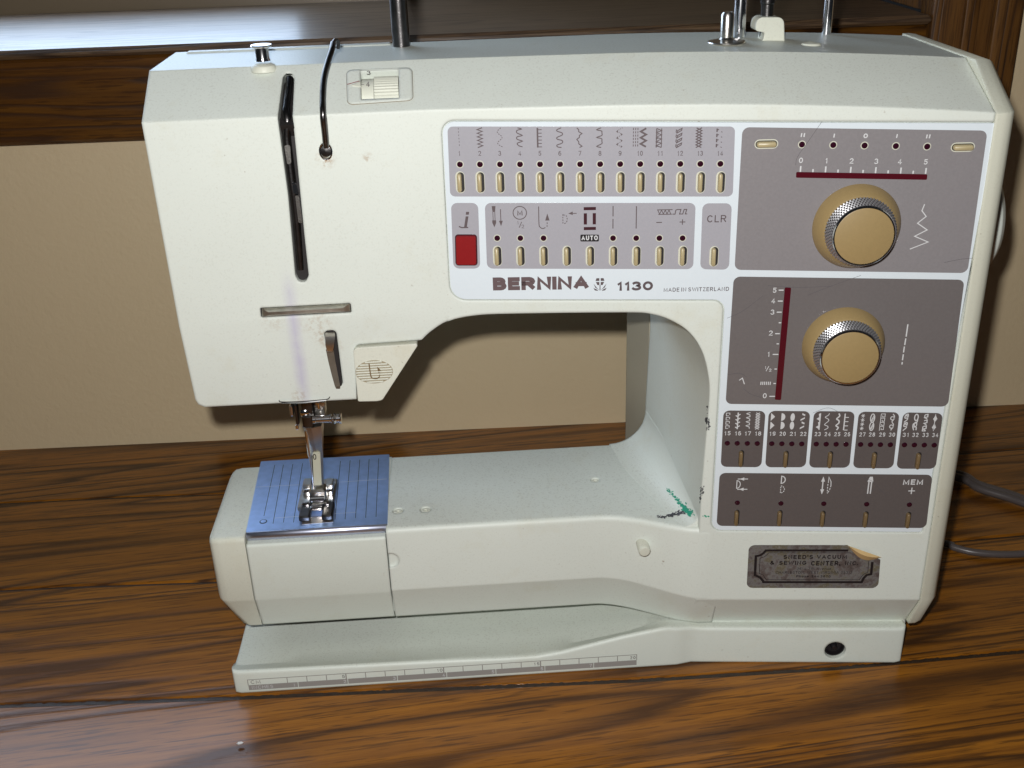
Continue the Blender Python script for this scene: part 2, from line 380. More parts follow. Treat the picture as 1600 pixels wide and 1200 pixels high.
# apron with a slightly curved edge (drops to the left)
wpart('apron', wbox(-900, 299, 704, 723, 229, 281.5, 2.), m_apron)
wpart('sill', wbox(-900, 299, 699, 905, 282, 287.5, 2.), m_sill)
wpart('casing', wbox(299.5, 353, 701, 722, 229, 900, 2.), m_casing)
wpart('casing_moulding', wbox(318, 327, 697, 701.5, 229, 900, 1.5), m_casing)
wpart('casing_moulding', wbox(336, 353.5, 695, 701.5, 229, 900, 2.), m_casing)
wpart('jamb', wbox(300, 308, 713, 905, 288, 900, .5), m_casing)
m_rail = simple('window_rail_paint', (.20, .155, .10), .4, noise=.08, nscale=20)
wpart('rail_and_added_panel', wbox(-900, 299, 906, 930, 280, 314, 2.), m_rail)
wpart('rail_and_added_panel', wbox(-119, 299, 905.3, 930, 314.5, 900, 2.), m_rail)  # unseen panel added to close off the window right of the bright pane
m_pane = simple('daylit_pane', (.05, .06, .08), .1, emit=((.62, .78, 1.0), 4.6))
wpart('pane', wbox(-900, -120, 914, 918, 314.5, 900, 0), m_pane)

tab = bpy.data.objects.new('table', None); COL.objects.link(tab); tab.location = (0, .4, 0)
tab['label'] = 'dark brown oak table top of wide glossy planks under the sewing machine'; tab['category'] = 'table'
xs = [-700, -500, -380, -248, -127, -20, 79, 180, 283, 400, 700]
def seam(y, x):
    cur = np.interp(x, [-700, -380, -248, -127, 79, 180, 283, 400, 700], [11, 9, 7, 1.5, -5, -5.5, -2, 3, 12]); return y+cur-.001*x
sy = [40, 141, 242, 343, 443, 545, 647, 749]
TO = np.array([0, 400., 0])
for k in range(len(sy)-1):
    a, b = sy[k]+(1.1 if sy[k] == 443 else .7), sy[k+1]-(1.1 if sy[k+1] == 443 else .7)
    V, F = [], []
    for x in xs:
        y0, y1 = seam(a, x), seam(b, x); dip = (y1-y0)*.058 if k == 3 else (y1-y0)*-.006*(k % 2)   # tilt added to the front board, near edge down, so it mirrors the pane
        V += [np.array(p)-TO for p in ((x, y0, -18-max(0, dip)), (x, y0, -1.2-dip), (x, y0+.4, -.35-dip), (x, y0+1.1, -dip), (x, y1-1.1, 0), (x, y1-.4, -.35), (x, y1, -1.2), (x, y1, -18))]
    for i in range(len(xs)-1):
        for j in range(8): F.append([i*8+j, i*8+(j+1) % 8, (i+1)*8+(j+1) % 8, (i+1)*8+j])
    F.append(list(range(8))); F.append([(len(xs)-1)*8+j for j in range(8)])
    o = mk('plank', V, F, m_table, None, 12); o.parent = tab
# dirt packed in the joints
m_dirt = simple('joint_dirt', (.026, .015, .009), .45, noise=.7, nscale=900, bump=1., bscale=700)
for k in range(3, len(sy)-1):
    g = 1.5 if sy[k+0] == 443 else 1.0
    if k+0 < 4: continue
    V = []; xf = list(np.arange(-700, 700.1, 1.6 if sy[k] == 443 else 20)); jj = .28 if sy[k] == 443 else .1
    for x in xf:
        y = seam(sy[k], x); r_ = lambda: random.uniform(-jj, jj)
        V += [np.array(p)-TO for p in ((x, y-g, -3), (x, y-g, -.7+r_()), (x, y+r_(), -.4+r_()), (x, y+g, -.7+r_()), (x, y+g, -3))]
    F = [[i*5+j, i*5+(j+1) % 5, (i+1)*5+(j+1) % 5, (i+1)*5+j] for i in range(len(xf)-1) for j in range(5)]+[list(range(5)), [(len(xf)-1)*5+j for j in range(5)]]
    mk('joint_dirt', V, F, m_dirt, None, 40).parent = tab

# ------------------------------------------------------------------ the sewing machine
mach = bpy.data.objects.new('sewing_machine', None); COL.objects.link(mach); mach.location = tuple(ROOT/1000)
mach['label'] = 'off-white sewing machine with grey button panel and two tan dials'
mach['category'] = 'sewing machine'

def Fpx(px, py):
    """pixel -> (x, z) on the front face"""
    u, v = FA.uv(px, py)
    if u <= X0: return (u, v)
    s, v = FB.uv(px, py); return (X0+s*math.cos(TA), v)
DEP = 79.
harp = [(597, 621), (655, 537.5), (672, 520), (700, 502), (740, 493), (800, 490), (975, 488), (1020, 491), (1052, 502), (1078, 520), (1097, 548), (1107, 585), (1109, 620), (1103, 690), (1097, 760)]
hp = [Fpx(*p) for p in harp]
# smooth curved bits
hp2 = hp[:1]+[tuple(p) for p in spline([(*p, 0) for p in hp[1:]], 4)]
hp2 = [(p[0], p[1]) for p in hp2]
front = [(-126.5, 161.5), (-125.6, 158.8), (-123, 157.2)]+[(Fpx(556, 626.)[0], 156.9)]+[(Fpx(590, 625)[0], 157), Fpx(596, 623)]+hp2+[(108, 60), (108, 18.), (218, 18.), (218, 306.3), (-127.5, 306.3)]
def back(p):
    x, z = p
    if x > 95 and z < 204: return (x-11.5*max(0, min(1, (204-z)/25)) if x < 112 else x, z)
    return p
V = [(x, YA, z) for x, z in front]+[(*[back(p)[0]], YA+DEP, back(p)[1]) for p in front]
n = len(front)
F = [list(range(n))[::-1], list(range(n, 2*n))]+[[i, (i+1) % n, n+(i+1) % n, n+i] for i in range(n)]
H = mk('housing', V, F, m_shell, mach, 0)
FX = Frame((0, 0, 0), (0, 1, 0), (0, 0, 1))    # (y,z) section, extruded along x
def cutx(name, yz, x0, x1): return prism(name, FX, yz, x0, x1, m_shell, mach, 0)
boolean(H, cutx('c', [(YA-5, 286.54), (YA+25.0, 306.1), (YA+25, 330), (YA-5, 330)], -200, 300))      # sloping front of the top
boolean(H, cutx('c', [(YA-5, 100), (YA-5, 200), (YA, 200), (YA+6, 150), (YA+6, 100)], -200, -8.0))    # lower head leans back
boolean(H, cutx('c', [(YA-5, 10), (YA-5, 43.2), (YA, 43.2), (YA+9, 22), (YA+9, 10)], 60, 300))        # under-cut of the column
boolean(H, cutx('c', [(YA+DEP-6, 320), (YA+DEP, 299), (YA+DEP+10, 299), (YA+DEP+10, 320)], -200, 300))
bm = bmesh.new(); bm.from_mesh(H.data)
for x in [X0]+list(range(60, 216, 12))+[-70]:
    g = bm.verts[:]+bm.edges[:]+bm.faces[:]
    bmesh.ops.bisect_plane(bm, geom=g, plane_co=((x-ROOT[0])/1000, 0, 0), plane_no=(1, 0, 0))
def droop(x): return 6.5*max(0, (x-60)/158)**2
def bend(x, y, z):
    if x > X0: y -= (x-X0)*math.tan(TA)*max(0, min(1, 1-(y-YA)/DEP))
    z -= droop(x)*max(0, min(1, (z-230)/50))
    return x, y, z
for v in bm.verts:
    p = np.array(v.co)*1000+ROOT; v.co = Vector((np.array(bend(*p))-ROOT)/1000)
bm.to_mesh(H.data); bm.free()

# pocket for the control panel
pp = [(691, 190), (1557, 192.5), (1440, 831), (1112, 828), (1133, 468), (705, 467.5)]
pan_uv = uvs(FB, pp); prad = [5, .8, 1.2, 5, 5, 7]
def grow(uv, g):
    c = []
    for i, p in enumerate(uv):
        p = np.array(p, float); a = np.array(uv[i-1])-p; b = np.array(uv[(i+1) % len(uv)])-p; a = a/np.linalg.norm(a); b = b/np.linalg.norm(b)
        na = np.array((a[1], -a[0])); nb = np.array((-b[1], b[0])); m_ = na+nb; m_ = m_/(m_@na)
        c.append(tuple(p+m_*g))
    return c
def area(uv): return sum(uv[i-1][0]*uv[i][1]-uv[i][0]*uv[i-1][1] for i in range(len(uv)))
sg = 1 if area(pan_uv) < 0 else -1
g1 = grow(pan_uv, .55)
if abs(area(g1)) < abs(area(pan_uv)): g1 = grow(pan_uv, -.55)
boolean(H, prism('c', FB, arcs(g1, [5.5, .8, 1.2, 5.5, 4.6, 7.5], 7), -1.3, 8, m_shell, mach, 0))
# take-up lever slot
sl = [FC.uv(442.5, 119), FC.uv(459, 119)]
sl_l = [(441.5, 122), (434, 187), (450, 306), (461, 430)]; sl_r = [(460, 122), (458, 187), (476, 369), (482.5, 430)]
def slot_xz(p): 
    if p[1] < 186: q = FC.P(*p); return (q[0], q[2]+0.0)
    u, v = FA.uv(*p); return (u, v)
Sp = arcs([slot_xz(p) for p in sl_l]+[slot_xz((466, 441)), slot_xz((478, 441))]+[slot_xz(p) for p in sl_r[::-1]]+[slot_xz((456, 115.)), slot_xz((446, 115.))], [1.5, 4, 4, 2, 2, 2, 2, 4, 4, 1.5, 1.5, 1.5], 4)
SLOT = Sp
boolean(H, prism('c', FA, Sp, -34, 12, m_shell, mach, 0))
# slot of the thread cutter bar, threader lever slot, wire eye
boolean(H, prism('c', FA, arcs(uvs(FA, [(406, 481), (548, 473.5), (549.5, 489), (407.5, 497)]), .8, 3), -7, 8, m_shell, mach, 0))
boolean(H, prism('c', FA, arcs(uvs(FA, [(505, 518), (525, 516), (535, 607), (523, 608)]), [2, 2, 1.4, 1.4], 4), -16, 8, m_shell, mach, 0))
u_, v_ = FA.uv(509, 236)
boolean(H, prism('c', FA, [(u_+2.6*math.cos(k*math.pi/12), v_+3.6*math.sin(k*math.pi/12)) for k in range(24)], -4, 8, m_shell, mach, 0))
# pocket of the reverse button (lower right corner of the head)
rb = uvs(FA, [(554.5, 541), (662, 533), (612, 633), (556, 640)])
boolean(H, prism('c', FA, arcs(rb, [2.5, 0, 0, 0], 5), -12, 12, m_shell, mach, 0))
# tension dial window
tw = uvs(FC, [(563, 110.5), (623, 108.5), (623.5, 153.5), (564.5, 156)])
boolean(H, prism('c', FC, tw, -12, 8, m_shell, mach, 0))
resmooth(H, 14)

def frp(name, fr, pts, o0, o1, mat, par=mach, rad=0, sc=1.): return prism(name, fr, arcs(uvs(fr, pts), rad, 5) if rad else uvs(fr, pts), o0, o1, mat, par, 30, sc)
# dark liner and moving lever inside the slot
lo = [p for p in Sp if p[1] < 288.5]
prism('slot_liner', FA, grow(lo, -.25 if area(grow(lo, -.25)) and abs(area(grow(lo, -.25))) < abs(area(lo)) else .25), -33, -2.4, m_dark, mach)
prism('slot_liner', FC, arcs(uvs(FC, [(442.5, 121), (459, 119), (457.5, 189), (435.5, 189)]), [3, 3, 0, 0], 5), -30, -2.2, m_dark, mach)
tl = [FA.P(*p, o) if p[1] > 185 else FC.P(*p, -1.6) for p, o in (((453, 122), -17), ((450, 145), -12), ((447, 172), -5), ((449, 190), -2.2), ((448, 215), -2.2), ((452, 250), -2.2), ((457, 290), -2.2), ((462, 330), -2.6), ((470, 420), -3.6))]
tube('take_up_lever', spline(tl, 5), [1.6]*10+[1.9]*31, m_dsteel, mach, 10)
frp('take_up_lever', FA, [(444, 228), (453, 226), (455, 255), (449, 258)], -1.2, -.2, m_steel, rad=.8)
frp('take_up_lever', FA, [(456, 283), (463, 288), (467, 304), (459, 303)], -.9, -.1, m_chrome, rad=.6)
frp('take_up_lever', FA, [(461, 306), (467, 306), (473, 350), (466, 348)], -1.2, -.4, m_steel, rad=.6)

# thread guide wire with its eye
wp = [FA.P(509.5, 229, 1.0), FA.P(508, 212, 3.0), FC.P(504.5, 178, 4.5), FC.P(504, 150, 5.5), FC.P(506, 122, 5.5), FC.P(512, 98, 5.5), FC.P(518.5, 78, 5.5), FC.P(521, 66, 4.5), FC.P(525, 62.5, 3.), FC.P(528.5, 66, 1.), FC.P(528, 76, -1.5)]
tube('thread_guide_wire', spline(wp, 6), [1.35]*12+[1.2]*30+[.8]*19, m_dsteel, mach, 12)
lathe('thread_guide_eye', FA.w(u_, v_, -2.5), FA.n, [(0, 0), (2.3, 0), (2.3, 2.6), (0, 3.0)], m_dsteel, mach, 20)
v, f = tubev([FA.w(u_+2.55*math.cos(k*math.pi/12), v_-.1+3.55*math.sin(k*math.pi/12), .1) for k in range(25)], .35, 8); mk('thread_guide_eye', v, f, m_chrome, mach)

# tension stud at the left of the top
q = FC.P(412, 104, 0)
lathe('bobbin_tension_stud', q+np.array((0, 0, -2.)), (0, 0, 1), [(5.6, 0), (5.6, 1.2), (4.8, 2.6), (3.3, 3.3), (3.3, 3.4)], m_cream, mach, 32)
lathe('bobbin_tension_stud', q+np.array((0, 0, 2.4)), (0, 0, 1), [(3.2, 0), (2.9, 1.2), (2.9, 5.2), (4.3, 5.6), (4.5, 6.1), (4.3, 6.6), (0, 6.8)], m_chrome, mach, 32)

# tension dial
tp = frp('tension_window_plate', FC, [(541, 110), (644, 106), (645.5, 157), (543, 164)], -.2, .35, m_shell, rad=2.5)
boolean(tp, prism('c', FC, tw, -3, 3, m_shell, mach, 0)); resmooth(tp)
outline = arcs(uvs(FC, [(541, 110), (644, 106), (645.5, 157), (543, 164)]), 2.5, 5)
def ringtube(name, fr, uv, rad, mat, par=mach, o=0.0):
    v, f = tubev([fr.w(p[0], p[1], o) for p in uv+uv[:2]], rad, 6); return mk(name, v, f, mat, par)
ringtube('tension_window_rim', FC, outline, .16, m_btn2, mach, .05)
ua, va = FC.uv(584, 132); ub, vb = FC.uv(622.5, 131)
v, f = [], []
nr = 44; rings = []
cen = FC.w(0, (va+vb)/2, -9.)
for xx in (ua, ub):
    rings.append([np.array((xx, 0, 0))+np.array((0, cen[1], cen[2]))+(9.6+(.22 if k % 2 else -.22))*np.array((0, math.cos(2*math.pi*k/(2*nr)), math.sin(2*math.pi*k/(2*nr)))) for k in range(2*nr)])
v, f = loft(rings); td = mk('tension_dial', v, f, m_cream, mach, 5)
ul, _ = FC.uv(564.5, 132)
v, f = loft([[np.array((xx, cen[1], cen[2]))+9.1*np.array((0, math.cos(2*math.pi*k/48), math.sin(2*math.pi*k/48))) for k in range(48)] for xx in (ul, ua-.1)])
mk('tension_number_ring', v, f, m_cream, mach, 30)
frp('tension_gap', FC, [(563, 110.5), (623, 108.5), (623.5, 153.5), (564.5, 156)], -11.5, -11, m_dark)

# ---- printing helpers
class Ink:
    def __init__(s): s.V = []; s.F = []; s.k = 0
    def poly(s, fr, uv, o):
        n = len(s.V); s.V += [fr.w(a, b, o) for a, b in uv]; s.F.append(list(range(n, n+len(uv))))
    def stroke(s, fr, uv, wd, o):
        uv = [np.array(p, float) for p in uv]; closed = len(uv) > 2 and np.linalg.norm(uv[0]-uv[-1]) < 1e-6
        if closed: uv = uv[:-1]
        n = len(uv); L, Rr = [], []
        for i in range(n):
            a = uv[i]-uv[i-1] if (i > 0 or closed) else uv[1]-uv[0]
            b = uv[(i+1) % n]-uv[i] if (i < n-1 or closed) else a
            a = a/max(1e-9, np.linalg.norm(a)); b = b/max(1e-9, np.linalg.norm(b))
            na = np.array((-a[1], a[0])); nb = np.array((-b[1], b[0])); m_ = na+nb; l = np.linalg.norm(m_)
            m_ = nb if l < .3 else m_/l/max(.72 if getattr(s, 'blunt', 0) else .45, (m_/l)@nb)
            L.append(uv[i]+m_*wd/2); Rr.append(uv[i]-m_*wd/2)
        o = o+.012*(s.k % 5); s.k += 1; b0 = len(s.V)
        for l, r in zip(L, Rr): s.V += [fr.w(*l, o), fr.w(*r, o)]
        for i in range(n if closed else n-1):
            j = (i+1) % n; s.F.append([b0+2*i, b0+2*i+1, b0+2*j+1, b0+2*j])
    def build(s, name, mat, par=mach):
        me = bpy.data.meshes.new(name); me.from_pydata([tuple((p-ROOT)/1000) for p in s.V], [], s.F); return fin(name, me, mat, par, 0)
def local(fr, ax, ay):
    """pixel offsets about an anchor, kept square to the surface"""
    a = np.array(fr.uv(ax, ay)); sx_ = (fr.uv(ax+8, ay)[0]-a[0])/8; sy_ = (a[1]-fr.uv(ax, ay+8)[1])/8
    return lambda x, y: (a[0]+x*sx_, a[1]-y*sy_)
def arc(cx, cy, rx, ry, a0, a1, n=8): return [(cx+rx*math.cos(math.radians(a0+(a1-a0)*k/n)), cy+ry*math.sin(math.radians(a0+(a1-a0)*k/n))) for k in range(n+1)]
GL = {   # letter: (advance width / height, centre lines in a 0..1 box)
 'A': (.74, [[(0, 0), (.5, 1), (1, 0)], [(.2, .34), (.8, .34)]]), 'B': (.66, [[(0, 0), (0, 1)]+arc(.55, .76, .36, .24, 90, -90, 6)+[(0, .52)], [(0, .52)]+arc(.6, .26, .4, .26, 90, -90, 6)+[(0, 0)]]),
 'C': (.72, [arc(.52, .5, .52, .5, 40, 320, 14)]), 'D': (.7, [[(0, 0), (0, 1)]+arc(.5, .5, .5, .5, 90, -90, 10)+[(0, 0)]]),
 'E': (.58, [[(1, 1), (0, 1), (0, 0), (1, 0)], [(0, .52), (.9, .52)]]), 'G': (.74, [arc(.52, .5, .52, .5, 42, 330, 14)+[(1, .46), (.6, .46)]]),
 'H': (.68, [[(0, 0), (0, 1)], [(1, 0), (1, 1)], [(0, .52), (1, .52)]]), 'I': (.16, [[(.5, 0), (.5, 1)]]), 'L': (.54, [[(0, 1), (0, 0), (1, 0)]]),
 'M': (.82, [[(0, 0), (0, 1), (.5, .1), (1, 1), (1, 0)]]), 'N': (.7, [[(0, 0), (0, 1), (1, 0), (1, 1)]]), 'O': (.78, [arc(.5, .5, .5, .5, 90, 450, 18)]),
 'R': (.68, [[(0, 0), (0, 1)]+arc(.6, .75, .38, .25, 90, -90, 6)+[(0, .5)], [(.5, .5), (1, 0)]]),
 'S': (.64, [arc(.5, .75, .46, .25, 25, 270, 8)[:-1]+arc(.5, .25, .5, .25, 90, -155, 8)]), 'T': (.62, [[(0, 1), (1, 1)], [(.5, 1), (.5, 0)]]),
 'U': (.68, [[(0, 1)]+arc(.5, .36, .5, .36, 180, 360, 8)+[(1, 1)]]), 'V': (.7, [[(0, 1), (.5, 0), (1, 1)]]), 'W': (1., [[(0, 1), (.26, 0), (.5, .95), (.74, 0), (1, 1)]]), 'Z': (.6, [[(0, 1), (1, 1), (0, 0), (1, 0)]]),
 '0': (.56, [arc(.5, .5, .5, .5, 90, 450, 16)]), '1': (.34, [[(.1, .74), (.75, 1), (.75, 0)]]), '2': (.54, [arc(.5, .72, .48, .28, 170, -35, 8)+[(0, 0), (1, 0)]]),
 '3': (.54, [arc(.46, .76, .44, .24, 160, -80, 7)+arc(.46, .27, .52, .27, 80, -160, 8)]), '4': (.58, [[(.72, 0), (.72, 1), (0, .26), (1, .26)]]),
 '5': (.54, [[(.92, 1), (.18, 1), (.08, .5)]+arc(.48, .33, .5, .32, 130, -150, 9)]), '6': (.54, [[(.86, .92), (.6, 1)]+arc(.56, .5, .54, .5, 110, 190, 4)+arc(.5, .31, .48, .31, 180, 540, 12)]),
 '7': (.52, [[(0, 1), (1, 1), (.35, 0)]]), '8': (.54, [arc(.5, .76, .42, .24, -90, 270, 12), arc(.5, .27, .5, .27, 90, 450, 12)]), '9': (.54, [arc(.5, .69, .48, .31, 0, 360, 12)+arc(.44, .5, .54, .5, -5, -70, 4)+[(.14, .08)]]),
 '&': (.74, [[(1, 0), (.2, .75)]+arc(.42, .82, .22, .18, 190, -20, 6)+[(.1, .4), (.05, .2), (.35, 0), (.7, .1), (.98, .42)]]), "'": (.12, [[(.5, 1), (.5, .72)]]), '.': (.14, [[(.5, .02), (.5, .12)]]), ',': (.14, [[(.6, .12), (.3, -.1)]]),
 'h': (.5, [[(0, 0), (0, 1)], [(0, .5), (.3, .7), (.8, .66), (1, .5), (1, 0)]]), 'P': (.64, [[(0, 0), (0, 1)]+arc(.6, .74, .4, .26, 90, -90, 6)+[(0, .48)]]), 'o': (.52, [arc(.5, .35, .5, .35, 90, 450, 12)]), 'n': (.5, [[(0, 0), (0, .7)], [(0, .5), (.35, .7), (.8, .66), (1, .5), (1, 0)]]),
 'e': (.52, [[(0, .36), (1, .36)]+arc(.5, .36, .5, .34, 0, 310, 12)]), 't': (.3, [[(.5, 1), (.5, .1), (1, 0)], [(0, .7), (1, .7)]]), 'v': (.5, [[(0, .7), (.5, 0), (1, .7)]]), 'u': (.5, [[(0, .7), (0, .2), (.3, 0), (.7, .04), (1, .2)], [(1, .7), (1, 0)]]),
 ' ': (.24, [])}
def layout(t, gap):
    x = 0; out = []
    for ch in t: w_, ls = GL[ch]; out.append((x, w_, ls)); x += w_+(gap if ch != ' ' else 0)
    return out, x-(gap if t[-1] != ' ' else 0)
def stext(ink, fr, L, t, wd, ht, o, sw, gap=.26, skew=0., minw=None):
    """stroke lettering in the box wd x ht (px or mm via L); sw stroke width in mm, as a fraction of ht in L units = s_"""
    ink.blunt = 1; lay, tot = layout(t, gap); p0, p1 = np.array(L(0, 0)), np.array(L(0, -ht)); mmh = np.linalg.norm(p1-p0); s_ = sw/mmh  # stroke as a fraction of height
    k = wd/tot
    a = np.array(L(10, 0)); mmw = np.linalg.norm(a-p0)/10      # mm per unit across
    hs = sw/2/mmw; vs = sw/2/(mmh/ht)
    for x, w_, ls in lay:
        for pl_ in ls:
            q = []
            for (a_, b_) in pl_:
                X_ = x*k+(hs+(w_*k-2*hs)*a_ if w_*k > 2*hs else w_*k*.5); Y_ = vs+(ht-2*vs)*b_; q.append((X_+skew*Y_, Y_))
            if not (abs(q[0][0]-q[-1][0]) < 1e-6 and abs(q[0][1]-q[-1][1]) < 1e-6):   # square ends
                for e_, f_ in ((0, 1), (-1, -2)):
                    dx, dy = q[e_][0]-q[f_][0], q[e_][1]-q[f_][1]; l = math.hypot(dx, dy) or 1; ax_ = abs(dx) > 3*abs(dy) or abs(dy) > 3*abs(dx); z_ = 1. if ax_ else .45
                    q[e_] = (q[e_][0]+dx/l*hs*z_, q[e_][1]+dy/l*vs*z_)
            ink.stroke(fr, [L(a_, -b_) for a_, b_ in q], sw, o)
_tc = {}
def text(ink, fr, txt, x0, base, wd, ht, o, bold=.02, skew=0.):
    """lettering: left px, baseline px, width px, height px; bold ~ stroke weight"""
    L = local(fr, x0, base); mm = abs(L(0, -1)[1]-L(0, 0)[1])
    stext(ink, fr, L, txt, wd, ht, o, ht*mm*(.10+bold*3.2), .2 if ht < 12 else .07, skew)
def ctext(ink, fr, txt, cx, base, wd, ht, o, bold=.02, skew=0): text(ink, fr, txt, cx-wd/2, base, wd, ht, o, bold, skew)

# ---- number on the tension dial and its pointer
ik = Ink(); text(ik, FC, '4', 572, 136.5, 6, 8, .35, .01); text(ik, FC, '3', 573, 117, 6, 6, .1, .01)
ik.stroke(FC, [FC.uv(565, 133), FC.uv(569, 133)], .25, .35); ik.build('tension_numbers', m_ink)
prism('tension_pointer', FC, uvs(FC, [(548, 135.), (563.5, 128.), (564.5, 137.5)]), -.3, .6, m_cream, mach)
ik = Ink(); ik.stroke(FC, [FC.uv(542.5, 134), FC.uv(562, 128.5)], .35, .75); ik.build('tension_pointer_line', m_red)

# ---- control panel
panel = prism('control_panel', FB, arcs(pan_uv, prad, 7), -1.2, 0.0, m_panel, mach)
fields = [([(699, 197.6), (1148.6, 197.6), (1145, 307), (703.4, 307)], m_grey, 2.2), ([(704.6, 317), (747, 317), (750.5, 419.6), (708.5, 419.6)], m_grey, 2.6),
          ([(757.4, 317), (1087, 317), (1083, 420.5), (761, 419.6)], m_grey, 2.6), ([(1097.6, 317.6), (1143.5, 317.6), (1139, 421.4), (1094, 420.5)], m_grey, 2.6),
          ([(1160, 198.6), (1543, 204), (1511.5, 426.6), (1147.6, 421.5)], m_mauve1, 2.8), ([(1146.4, 432), (1507, 437), (1481, 635.3), (1133.6, 631)], m_mauve, 2.8)]
z7 = lambda x, y: (x/4+1100, y/4+620)
for q in ([(122, 85), (385, 88), (358, 440), (104, 437)], [(405, 87), (664, 90), (635, 440), (382, 440)], [(688, 89), (943, 92), (908, 443), (655, 442)], [(968, 92), (1222, 97), (1182, 447), (930, 445)], [(1245, 97), (1493, 102), (1447, 450), (1202, 449)], [(98, 475), (1428, 487), (1388, 820), (78, 806)]):
    fields.append(([z7(*p) for p in q], m_mauve2, 2.8))
for q, m_, r_ in fields: prism('button_field', FB, arcs(uvs(FB, q), r_, 5), .0, .08, m_, panel, 0)

# indicator lamps: a small dark lens in a pale rim
def ledmesh(r, rimw):
    v, f = lathev((0, 0, 0), (0, 0, 1), [(r, .02), (r, .22), (r*.6, .34), (0, .38)], 16); return v, f
def meshobj(name, vf, mat, par, sm=35):
    me = bpy.data.meshes.new(name); me.from_pydata([tuple(np.array(p)/1000) for p in vf[0]], [], vf[1])
    bm = bmesh.new(); bm.from_mesh(me); bmesh.ops.recalc_face_normals(bm, faces=bm.faces); bm.to_mesh(me); bm.free()
    return fin(name, me, mat, par, sm)
led0 = None; _fl = {}
def flat(name, key, pts, mat, mw):
    if key not in _fl: _fl[key] = meshobj(name, ([(a, b, 0) for a, b in pts], [list(range(len(pts)))]), mat, panel, 0); _fl[key].matrix_basis = mw
    else: copyo(_fl[key], panel, mw)
def led(px, py, rim=True, r=1.38):
    global led0
    u, v = FB.uv(px, py)
    mw = FB.mat(u, v, .06)
    if led0 is None: led0 = meshobj('indicator_lamp', ledmesh(1.25, 0), m_led, panel); led0.matrix_basis = mw; o = led0
    else: o = copyo(led0, panel, mw)
    if rim: flat('lamp_rim', 'lr', [(1.62*math.cos(k*math.pi/10), 1.62*math.sin(k*math.pi/10)) for k in range(20)], m_rim, FB.mat(u, v, .11))
# selector buttons: tan rocker in a rimmed dark slot
def pill(w_, h_, n=7):
    r = w_/2; return [(r*math.cos(a), h_/2-r+r*math.sin(a)) for a in [math.pi*k/n for k in range(n+1)]]+[(r*math.cos(a), -(h_/2-r)+r*math.sin(a)) for a in [math.pi+math.pi*k/n for k in range(n+1)]]
def btn_mesh(w_, h_, hh=2.0):
    rings = []
    for s, z in ((1., .0), (1., hh*.55), (.86, hh*.85), (.55, hh)):
        p = pill(w_*s, h_-w_*(1-s)*1.0); rings.append([np.array((a, b, z)) for a, b in p])
    return loft(rings)
btn0 = {}
def button(px, py, w_=1.95, h_=8.0, rot=0., mat=m_btn, key='a', du=-.28, rim=True, slotw=3.0):
    u, v = FB.uv(px, py); mr = Matrix.Rotation(rot, 4, 'Z')
    if rim: flat('slot_rim', 'sr%.1f%.1f' % (slotw, h_), pill(slotw+.9, h_+1.5), m_rim, FB.mat(u, v, .10) @ mr)
    flat('button_well', 'bw%.1f%.1f' % (slotw, h_), pill(slotw, h_+.7), m_dark, FB.mat(u, v, .14) @ mr @ Matrix.Translation((.00025 if rot == 0 else 0, 0, 0)))
    mw = FB.mat(u, v, .1) @ mr @ Matrix.Translation((du/1000 if rot == 0 else 0, 0, 0))
    if key not in btn0: btn0[key] = meshobj('selector_button', btn_mesh(w_, h_), mat, panel, 50); btn0[key].matrix_basis = mw
    else: copyo(btn0[key], panel, mw)
ink = m_ink
for i in range(14):
    x = 718.7+i*31.29; led(x, 256.7-.07*i); button(x+.5, 284.8)
    ik = Ink(); ctext(ik, FB, str(i+1), x-.3+(0 if i else 0), 243.3, 8.5 if i > 8 else 4.6, 7.6, .13, .012) if i else text(ik, FB, '1', 716.6, 243.3, 2.6, 7.6, .13, .012)
    ik.build('stitch_number', m_ink, panel)
# stitch symbols of the top row
def icon(ax, ay, fn, mat, name='stitch_symbol', wd=.34, fr=FB, par=None):
    ik = Ink(); L = local(fr, ax, ay)
    def S(pts, w_=None): ik.stroke(fr, [L(*p) for p in pts], w_ or wd, .13)
    def Pg(pts): ik.k += 1; ik.poly(fr, [L(*p) for p in pts], .13+.012*(ik.k % 5))
    fn(S, Pg); return ik.build(name, mat, par or panel)
def dash(S, pts, n, duty=.5, w_=None):
    P = [np.array(p, float) for p in pts]; seg = [np.linalg.norm(P[i+1]-P[i]) for i in range(len(P)-1)]; T = sum(seg)
    def at(t):
        for i, s in enumerate(seg):
            if t <= s or i == len(seg)-1: return tuple(P[i]+(P[i+1]-P[i])*min(1, t/s))
            t -= s
    for k in range(n): S([at(T*k/n), at(T*(k+duty)/n)], w_)
def zz(x0, x1, y0, y1, n, off=0): return [((x0 if (k+off) % 2 else x1), y0+(y1-y0)*k/n) for k in range(n+1)]
def rep(unit, n, h): return [(x, (k+y)*h/n) for k in range(n) for x, y in unit]
def smooth2(pts, m=5): return [(p[0], p[1]) for p in spline([(*p, 0) for p in pts], m)]
HH = 31
def s1(S, P): dash(S, [(-2, 0), (-1.5, HH)], 6, .5, .22)
def s2(S, P): S(zz(-4, 4, 0, HH, 11, 0), .5)
def s3(S, P): dash(S, smooth2([(2, 0), (-4, 7), (4, 15), (-4, 24), (5, HH)]), 11, .6, .3)
def s4(S, P): S(smooth2([(-3, 0), (3, 2), (-4, 4), (-4, 8), (4, 12), (-4, 14), (-4, 18), (4, 21), (-4, 24), (-2, 28), (4, 30)], 3), .42)
def s5(S, P):
    S([(-3.2, 0), (-3.2, HH)], .7)
    for k in range(6): S([(-2, 3+k*5.4), (3.5, 3+k*5.4)], .35)
